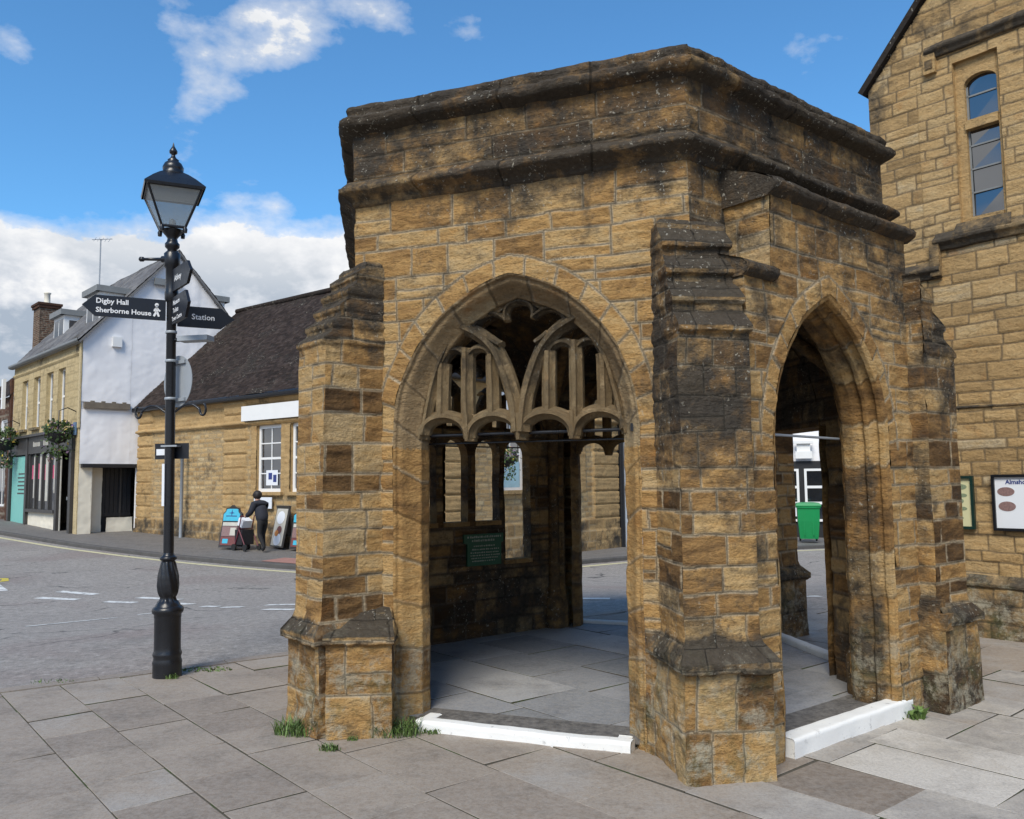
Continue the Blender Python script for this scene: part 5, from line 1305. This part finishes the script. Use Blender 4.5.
jv = [vs[k] for k in ji]; jv[0] = L3(-.04, 0, .80); 
jr = [.20, .185, .19, .17, .08, .10, .085, .066, .10, .085, .066]
je = [(mp[a], mp[c]) for a, c in es if a in mp and c in mp]
skin_mesh('jacket', jv, je, jr, M_FABRIC, per)
hb = MB(); hc = np.array(L3(.265, 0, 1.60))
rows = []
for i in range(9):
    a = -math.pi/2*.9+i*(math.pi*.95)/8; t_ = np.arange(16)*math.pi/8
    rows.append(hc+np.stack([math.cos(a)*.125*np.cos(t_)*(1.0), math.cos(a)*.125*np.sin(t_), 0*t_+math.sin(a)*.135], -1)-f_*.025)
P = np.array(rows); P = P+(fbm(P*30, 2, 3)-.5)[..., None]*.04*v3(1, 1, 1); hb.grid(P, wrap=True, smooth=True)
o = hb.build('hair', M_HAIR); o.parent = per
wk = pp+f_*.72; wk = v3(wk[0], wk[1], gz_far(wk[0], wk[1]))
rol = empty('wheeled_walker', wk, 'maroon framed wheeled walker with black bag and white paper pushed by the woman', 'walker')
b = MB()
for s in (-.22, .22):
    b.tube([wk-f_*.16+r_*s+ZU*.98, wk-f_*.05+r_*s+ZU*.99, wk+f_*.05+r_*s+ZU*.60, wk+f_*.25+r_*s+ZU*.12], .018, 6)
    b.tube([wk+f_*.05+r_*s+ZU*.60, wk-f_*.25+r_*s+ZU*.12], .018, 6)
b.tube([wk+f_*.05-r_*.22+ZU*.62, wk+f_*.05+r_*.22+ZU*.62], .018, 6); b.tube([wk+f_*.12-r_*.22+ZU*.40, wk+f_*.12+r_*.22+ZU*.40], .014, 6)
b.build('frame', M_MAROON, rol)
for s in (-.24, .24):
    for q in (.26, -.26):
        b = MB(); c = wk+f_*q+r_*s+ZU*.095; t_ = np.arange(16)*math.pi/8
        R1_ = [[c+r_*w+(f_*math.cos(a)+ZU*math.sin(a))*rr for a in t_] for w, rr in ((-.02, .06), (-.02, .095), (.02, .095), (.02, .06), (-.02, .06))]
        b.grid(np.array(R1_), wrap=True); b.add(R1_[0], [tuple(range(16))]); b.build('wheel', M_RUBBER, rol)
b = MB(); b.cbox(wk+f_*.10+ZU*.38, .34, .40, .42, rot=math.atan2(f_[1], f_[0])); b.build('bag', M_BAG, rol)
b = MB(); b.box(wk+f_*.02-r_*.16+ZU*.64, f_*.20+ZU*.10, r_*.32, -f_*.08+ZU*.20); tag(b.build('carrier_bag', M_POSTERW), 'white paper bag resting on top of the wheeled walker', 'bag')

# ================================================================== green notice inside the conduit
O, U, N = FC[2]; q = O-N*(TH+.028)
t = empty('green_notice', q+U*1.21+ZU*.95, 'green notice board with rows of pale lettering under the lancet windows inside the conduit', 'notice')
b = MB(); pl = [(1.00, .79), (1.44, .79), (1.44, 1.015), (1.47, 1.03), (1.47, 1.115), (.955, 1.115), (.955, 1.03), (1.00, 1.015)]
b.plate([q+U*x+ZU*z for x, z in pl], N, .022); b.build('board', M_GREENSIGN, t)
b = MB(); rs = np.random.RandomState(4)
for row, (z, h, a, c) in enumerate([(1.075, .022, 1.0, 1.43), (1.037, .024, 1.06, 1.36), (.985, .016, 1.08, 1.36), (.950, .016, 1.06, 1.40), (.918, .013, 1.04, 1.41), (.890, .013, 1.04, 1.40), (.862, .013, 1.05, 1.39), (.833, .013, 1.06, 1.36)]):
    x = a
    while x < c:
        w = rs.uniform(.008, .02); b.box(q-N*.003+U*x+ZU*z, U*w, N*.004, ZU*h*rs.uniform(.7, 1)); x += w+rs.uniform(.005, .016)
b.build('lettering', M_SIGNTEXT, t)

# ================================================================== ALMSHOUSE (large gabled stone building on the right)
AO, AU = v3(4.14, 9.86, 0), -dirv(-39.8); AN = v3(-abs(AU[1]), -AU[0], 0); AN = nrm(v3(AU[1], -AU[0], 0))
if AN[1] > 0: AN = -AN
alms = empty('gabled_stone_building', AO+AU*3.5-AN*4, 'tall gabled golden stone building with mullioned window and notice frames at the right edge', 'building')
AZ0, AS0, SLP, AHW = 6.22, .215, 1.15, 3.6
def akeep(u, z): return z < AZ0+SLP*np.minimum(u-AS0, 2*AHW-(u-AS0))
rg = np.random.RandomState(9); AB = [-.1, .16, .34, .57]
while AB[-1] < 11: AB.append(AB[-1]+rg.choice([.11, .13, .15, .17, .20]))
W0, W1, WZ0, WZ1 = 1.175, 1.64, 4.36, 6.20
ahole = rect_sd(W0, W1, WZ0, WZ1)
def tn_a(t, u, z):
    d = np.where((np.abs(u-(W0+W1)/2) < .62) & (z > 4.3) & (z < 6.35), .58+.15*t, t)
    return np.where((z > .55) & (z < 1.35), .45+.25*t, np.where(z < .57, t*.5, d))
ga = lambda u, z: .04+.42*sstep(.60, .45, z)+.55*sstep(.75, .2, u)*sstep(5.0, 5.9, z)+.25*sstep(6.3, 6.8, z)*sstep(2.2, 1.0, u)
b = MB()
ax_ = lambda u, z: np.where(z < .57, .07+.03*np.clip((.57-z)/.2, 0, 1), 0)
wall(b, AO, AU, AN, AS0, 2.6, -.05, 8.6, .014, AB, 401, hole=ahole, keepfn=akeep, extra=ax_, grime=ga, tonefn=lambda t, u, z: tn_a(t*.7+.18, u, z), lo=.20, hi=.52, depth=.008, rough=.006, amp=.007, mortw=.011, split=.12)
wall(b, AO, AU, AN, 2.6, 2*AHW+AS0, -.05, 10.4, .06, AB, 402, keepfn=akeep, extra=ax_, grime=ga, lo=.25, hi=.62, mortw=.02)
wall(b, AO+AU*AS0, -AN, -AU, 0, 9, -.05, AZ0, .08, AB, 403, grime=lambda u, z: .3+0*u, lo=.25, hi=.62, mortw=.02)
q = AO+AU*(2*AHW+AS0); b.quad(q, q-AN*9, q-AN*9+ZU*AZ0, q+ZU*AZ0, tone=.5)
wall(b, AO-AN*9, AU, -AN, AS0, 2*AHW+AS0, -.05, 10.4, .2, AB, 404, keepfn=akeep)
reveal(b, AO, AU, AN, W0, W1, WZ0, WZ1, .13, tone=.5, grime=.12)
b.build('wall', M_ALMS, alms)
# window: splayed stone frame, arched head, transom, glass
b = MB(); fz = AO-AN*.125
iw0, iw1 = 1.265, 1.595
def fr_box(a, c, z0, z1, d=.05, off=0.): b.box(fz+AU*a+ZU*z0-AN*off, AU*(c-a), AN*d, ZU*(z1-z0), tone=.55, grime=.1)
fr_box(W0-.01, iw0, WZ0, WZ1+.01, .07); fr_box(iw1, W1+.01, WZ0, WZ1+.01, .07); fr_box(iw0, iw1, WZ0, WZ0+.09, .09); fr_box(iw0, iw1, 5.42, 5.52, .10)
ac, ar = (iw0+iw1)/2, (iw1-iw0)/2; arc = [(ac+ar*math.cos(a), 5.92+ar*.62*math.sin(a)) for a in np.linspace(0, math.pi, 15)]
pl = [(iw1, WZ1+.01)]+[(x, z) for x, z in arc]+[(iw0, WZ1+.01)]
for i in range(len(arc)-1):
    (x0, z0), (x1, z1) = arc[i], arc[i+1]; b.plate([fz+AU*x+ZU*z for x, z in ((x0, z0), (x0, WZ1+.01), (x1, WZ1+.01), (x1, z1))], AN, .075, tone=.55, grime=.15)
f = b.build('window', M_ALMS, alms)
b = MB(); zz = [WZ0+.05, 4.72, 4.98, 5.24, 5.47, 5.80, WZ1-.01]; rs = np.random.RandomState(6)
for z0, z1 in zip(zz[:-1], zz[1:]):
    k = rs.uniform(-.012, .012, 4)
    b.quad(fz+AU*iw0+ZU*z0+AN*(.006+k[0]*.5), fz+AU*iw1+ZU*z0+AN*(.006+k[1]*.5), fz+AU*iw1+ZU*z1+AN*(.006+k[2]*.5), fz+AU*iw0+ZU*z1+AN*(.006+k[3]*.5))
b.build('pane', M_PANE, f)
b = MB()
for z in (4.72, 4.98, 5.24, 5.80): b.box(fz+AU*iw0+ZU*z+AN*.014, AU*(iw1-iw0), AN*.010, ZU*.018)
b.box(fz+AU*iw0+ZU*5.52+AN*.012, AU*.02, AN*.012, ZU*.4); b.box(fz+AU*(iw1-.02)+ZU*5.52+AN*.012, AU*.02, AN*.012, ZU*.4)
b.box(fz+AU*iw0+ZU*4.45+AN*.012, AU*.018, AN*.012, ZU*.98); b.box(fz+AU*(iw1-.018)+ZU*4.45+AN*.012, AU*.018, AN*.012, ZU*.98)
b.build('glazing_bar', M_LEAD, f)
# hood mould, label stop, stepped string course
def run(mb, pts, prof, seed, res=.02):
    vs = []
    for i, p in enumerate(pts): vs.append((p, AN))
    ring_sweep(mb, vs, prof, res, seed, closed=False, grime=.62, rough=.7)
b = MB()
HP = [(0, -.075), (.03, -.07), (.045, -.03), (.075, .0), (.08, .025), (.04, .07), (0, .085)]
run(b, [AO+AU*.905+ZU*6.40, AO+AU*2.5+ZU*6.40], HP, 410)
b.box(AO+AU*.885+ZU*6.16, AU*.13, AN*.055, ZU*.27, tone=.5, grime=.25); b.box(AO+AU*.91+ZU*6.21+AN*.054, AU*.08, AN*.012, ZU*.10, tone=.2, grime=.5)
b.build('hood_mould', M_ALMS, alms)
b = MB()
SP = [(0, -.085), (.03, -.08), (.05, -.03), (.09, .0), (.095, .03), (.05, .07), (0, .12)]
run(b, [AO+AU*.90+ZU*4.22, AO+AU*2.6+ZU*4.22], SP, 411)
run(b, [AO+AU*.25+ZU*3.92, AO+AU*.955+ZU*3.92], SP, 412)
b.box(AO+AU*.855+ZU*3.86, AU*.10, AN*.075, ZU*.40, tone=.4, grime=.5)
P = np.array([[AO+AU*(W0-.04)+ZU*4.40+AN*.01, AO+AU*(W1+.04)+ZU*4.40+AN*.01], [AO+AU*(W0-.06)+ZU*4.28+AN*.085, AO+AU*(W1+.06)+ZU*4.28+AN*.085], [AO+AU*(W0-.06)+ZU*4.24+AN*.085, AO+AU*(W1+.06)+ZU*4.24+AN*.085]])
b.grid(P, tone=.4, grime=.6)
run(b, [AO+AU*.25+ZU*2.40, AO+AU*2.6+ZU*2.40], [(0, -.02), (.012, -.015), (.014, .0), (0, .012)], 413)
b.build('string_course', M_ALMS, alms)
b = MB(); run(b, [AO+AU*AS0+ZU*.57, AO+AU*7+ZU*.57], [(.06, -.06), (.10, -.05), (.105, -.02), (.05, .03), (0, .07)], 414); b.build('plinth_course', M_ALMS, alms)
# roof with overhanging verge
vt = AN*.07
e0 = AO+AU*(AS0-.04)+ZU*(AZ0-.03); rr = AO+AU*(AS0+AHW)+ZU*(AZ0+SLP*AHW+.03); e1 = AO+AU*(2*AHW+AS0+.16)+ZU*(AZ0-.16)
b = MB()
for e in (e0, e1):
    p = [e+vt, rr+vt, rr-AN*9.2, e-AN*9.2]; n_ = nrm(np.cross(p[1]-p[0], p[3]-p[0])); n_ = n_ if n_[2] > 0 else -n_
    b.plate(p, n_, .07, tone=.3, grime=.5)
b.build('roof', M_ROOF, alms)
# framed notices
def notice(s0, s1, z0, z1, label, fm, pm, items, hdr):
    c = AO+AU*(s0+s1)/2+ZU*(z0+z1)/2; t = empty('framed_notice', c, label, 'notice frame', 'framed notices on the stone wall'); fw = .028
    mb = MB(); o = AO+AN*.014
    for a, c_, d, e in ((s0, s1, z0, z0+fw), (s0, s1, z1-fw, z1), (s0, s0+fw, z0+fw, z1-fw), (s1-fw, s1, z0+fw, z1-fw)): mb.box(o+AU*a+ZU*d, AU*(c_-a), AN*.04, ZU*(e-d))
    mb.build('frame', fm, t)
    mb = MB(); mb.box(o+AU*(s0+.01)+ZU*(z0+.01), AU*(s1-s0-.02), AN*.016, ZU*(z1-z0-.02), mat=0)
    for (x, z, rx, rz, m_) in items: mb.plate([o+AN*.0165+AU*(x+rx*math.cos(a))+ZU*(z+rz*math.sin(a)) for a in np.arange(20)*math.pi/10], AN, .002, mat=m_)
    if hdr: text_mesh(mb, hdr[0], hdr[1], o+AN*.0165+AU*hdr[2]+ZU*hdr[3], AU, ZU, mat=2, bold=.002)
    mb.build('sheet', pm, t)
notice(.55, 1.165, 1.105, 1.665, 'dark green framed cream notice partly hidden behind the conduit buttress', M_DARKGREEN, [M_POSTERY, M_OVALG, M_BLUEINK], [(1.04, 1.55, .055, .028, 1), (.88, 1.55, .05, .03, 1), (1.05, 1.46, .045, .02, 1), (1.01, 1.40, .05, .03, 1), (.88, 1.40, .05, .03, 1), (1.04, 1.32, .05, .02, 1), (.99, 1.22, .06, .02, 1)], None)
notice(1.345, 2.12, 1.10, 1.675, 'black framed white notice with oval photographs on the right hand stone wall', M_IRON, [M_POSTERW, M_OVAL, M_BLUEINK], [(1.475, 1.50, .082, .046, 1), (1.48, 1.35, .082, .050, 1), (1.93, 1.5, .08, .045, 1), (1.93, 1.35, .08, .045, 1)], ('Almshouse', .062, 1.475, 1.578))
b = MB(); rs = np.random.RandomState(2)

# ================================================================== buildings seen through the far openings
e = Cn+BGd*8.6
shop = empty('white_shop', e+BGd*3-ZU*.6, 'white painted shop front seen through the far arch beyond the corner building', 'building')
b = MB(); b.box(e-ZU*1, BGd*6, -NGf*5, ZU*7); b.build('wall', M_RENDER, shop)
b = MB(); b.box(e+BGd*.0+NGf*.0+ZU*-1, BGd*.30, NGf*.12, ZU*5); b.build('pilaster', M_WHITE, shop)
window(shop, e+NGf*.18, BGd, NGf, 1.0, 5.6, -.1, 2.0, fw=.1, cols=4, rows=1)
b = MB(); b.box(e+BGd*.3+ZU*2.3, BGd*5.6, NGf*.14, ZU*.6); b.build('shop_fascia', M_DARKPAINT, shop)
q = v3(8.9, 34.0, 0); d_ = nrm(v3(.96, -.28, 0)); n_ = v3(-.28, -.96, 0)
shop2 = empty('black_shop', q+d_*4-ZU*.7, 'black and white shop front across the road seen through the right arch', 'building')
b = MB(); b.box(q-ZU*1.2+n_*-.1, d_*9, -n_*6, ZU*8); b.build('wall', M_RENDER, shop2)
b = MB(); b.box(q-ZU*1.2, d_*9, n_*.06, ZU*3.55); b.build('shop_front', M_BLACKWOOD, shop2)
for k in range(4):
    b = MB()
    o = q+d_*(2.35+1.9*k)+n_*.06; b.box(o+ZU*2.45, d_*.62, n_*.22, ZU*.28); b.box(o+d_*.06+ZU*2.73, d_*.5, n_*.16, ZU*.30); b.box(o-d_*.05+ZU*3.03, d_*.72, n_*.26, ZU*.10)
    b.build('bracket', M_WHITE, shop2)
for k in range(4): window(shop2, q+n_*.21, d_, n_, .75+1.9*k, 2.45+1.9*k, -.0, 2.05, fw=.09, cols=1, rows=3, mid=False, bars=.10)
for k in range(4): b = MB(); b.box(q+d_*(1.9+1.9*k)+n_*.12+ZU*.2, d_*.5, n_*.01, ZU*.45); b.build('poster', M_POSTERW, shop2)
wb_ = v3(10.55, 30.4, 0); wb_[2] = float(road_z(10.0, 29.0))+.14
bin_ = empty('wheelie_bin', wb_, 'bright green wheeled refuse bin across the road seen through the right arch', 'bin')
b = MB(); rows = []
for s, z in ((.30, .12), (.31, .2), (.36, .75), (.37, 1.18), (.40, 1.20), (.40, 1.25)): rows.append([wb_+d_*(a*s)+n_*(c*s*1.1)+ZU*z for a, c in ((-1, -1), (-.3, -1.04), (.3, -1.04), (1, -1), (1, 1), (.3, 1.04), (-.3, 1.04), (-1, 1))])
b.grid(np.array(rows), wrap=True)
for k in (-.15, .15): b.box(wb_+d_*(k-.02)+n_*.36+ZU*.25, d_*.04, n_*.05, ZU*.85)
b.build('body', M_GREENPL, bin_)
b = MB(); rows = [[wb_+d_*(a*s)+n_*(c*s*1.1)+ZU*z for a, c in ((-1, -1), (1, -1), (1, 1), (-1, 1))] for s, z in ((.42, 1.25), (.43, 1.29), (.38, 1.37), (.2, 1.40))]
b.grid(np.array(rows), wrap=True); b.add(rows[-1], [(0, 1, 2, 3)]); b.box(wb_-d_*.3-n_*.52+ZU*1.22, d_*.6, n_*.05, ZU*.05); b.build('lid', M_GREENPL, bin_)
for k in (-.28, .28):
    b = MB(); c = wb_+d_*k-n_*.38+ZU*.12; b.tube([c-d_*.03, c+d_*.03], .12, 14); b.build('wheel', M_RUBBER, bin_)

# ================================================================== SKY, SUN, CAMERA
FPX, PIT, ROL = 843.86, R_(4.904), R_(-.5724)
cp, sp, cr, sr = math.cos(PIT), math.sin(PIT), math.cos(ROL), math.sin(ROL)
def ray(u, v):
    x, z = (u-512)/FPX, -(v-409.5)/FPX; x, z = cr*x-sr*z, sr*x+cr*z
    return nrm(v3(x, cp-sp*z, sp+cp*z))
cam = bpy.data.cameras.new('camera'); co = bpy.data.objects.new('camera', cam); COL.objects.link(co); sc.camera = co
cam.sensor_width = 36; cam.lens = FPX/1024*36; cam.clip_end = 2000; cam.clip_start = .05
rgt, upv, fwd = Vector((cr, -sp*sr, cp*sr)), Vector((-sr, -sp*cr, cp*cr)), Vector((0, cp, sp))
co.matrix_world = Matrix(((rgt[0], upv[0], -fwd[0], 0), (rgt[1], upv[1], -fwd[1], 0), (rgt[2], upv[2], -fwd[2], 1.65), (0, 0, 0, 1)))
SUN_AZ = v3(-.30, -.95, 0); SUN_EL = R_(47); sd_ = nrm(SUN_AZ)*math.cos(SUN_EL)+ZU*math.sin(SUN_EL)
sl = bpy.data.lights.new('sun', 'SUN'); so = bpy.data.objects.new('sun', sl); COL.objects.link(so)
sl.energy = 2.4; sl.angle = R_(26); sl.color = (1, .92, .79)
so.rotation_euler = Vector(-sd_).to_track_quat('-Z', 'Y').to_euler()
w = bpy.data.worlds.new('World'); sc.world = w; w.use_nodes = True
t = NT(w); bg = t.N['Background']
sky = t.n('ShaderNodeTexSky', sky_type='NISHITA'); sky.sun_disc = False; sky.sun_elevation = SUN_EL; sky.sun_rotation = math.atan2(sd_[0], sd_[1])
sky.ozone_density = 3.; sky.dust_density = .3; sky.air_density = 1.
tc = t.n('ShaderNodeTexCoord').outputs['Generated']; zc = t.sep(tc)[2]
mp = t.n('ShaderNodeMapping'); mp.inputs['Scale'].default_value = (1, 1, 1.7); mp.inputs['Location'].default_value = (7.7, 3, 1); t.l(tc, mp.inputs[0])
n1 = t.noise(mp.outputs[0], 5.2, 9, .56); n2 = t.noise(mp.outputs[0], 2.1, 4, .5); n3 = t.noise(mp.outputs[0], 11, 6, .6)
bias = t.ramp(zc, [(.13, .36), (.235, .26), (.305, .02), (.36, -.04)] if False else [(.0, .80), (.225, .76), (.30, .42), (.345, .25), (1, .26)])
def blob(px, k, amp):
    d = ray(*px); nd = t.n('ShaderNodeVectorMath', operation='DOT_PRODUCT'); t.l(tc, nd.inputs[0]); nd.inputs[1].default_value = tuple(d)
    a = t.math('POWER', t.math('MAXIMUM', nd.outputs['Value'], 0), k); return t.math('MULTIPLY', a, amp)
dens = t.math('ADD', t.math('MULTIPLY', n1, 1.0), t.math('MULTIPLY_ADD', n2, .6, -.30))
dens = t.math('ADD', dens, bias)
for px, k, amp in (((225, 52), 1000, .13), ((275, 38), 1100, .14), ((335, 22), 900, .15), ((395, 8), 1200, .12), ((12, 45), 1500, .22), ((150, 4), 1500, .16), ((80, 25), 2500, .12)): dens = t.math('ADD', dens, blob(px, k, amp))
cl = t.ramp(dens, [(.89, 0), (.98, .55), (1.10, .93), (1.25, 1)])
grey = t.ramp(t.math('ADD', n3, t.math('MULTIPLY_ADD', n1, .8, -.40)), [(.34, (1.05, 1.05, 1.05)), (.45, (.74, .78, .85)), (.58, (.42, .50, .61))])
low = t.ramp(zc, [(.06, .6), (.12, 1), (.20, .95), (.25, .5), (.29, .28)])
ccol = t.mix(low, (1.05, 1.05, 1.05), grey)
skc = t.n('ShaderNodeMix', data_type='RGBA', blend_type='MULTIPLY'); skc.inputs[0].default_value = 1; t.l(sky.outputs[0], skc.inputs[6]); skc.inputs[7].default_value = (.62, 1.06, 1.26, 1)
STR = .10
fin = t.mix(cl, skc.outputs[2], t.mix(1.0, ccol, (.60/STR, .60/STR, .60/STR), 'MULTIPLY'))
t.l(fin, bg.inputs['Color']); bg.inputs['Strength'].default_value = STR
sc.view_settings.view_transform = 'Standard'; sc.view_settings.look = 'None'; sc.view_settings.exposure = 0.66; sc.view_settings.gamma = 1
sc.view_settings.use_curve_mapping = False
sc.cycles.max_bounces = 6; sc.cycles.use_denoising = True
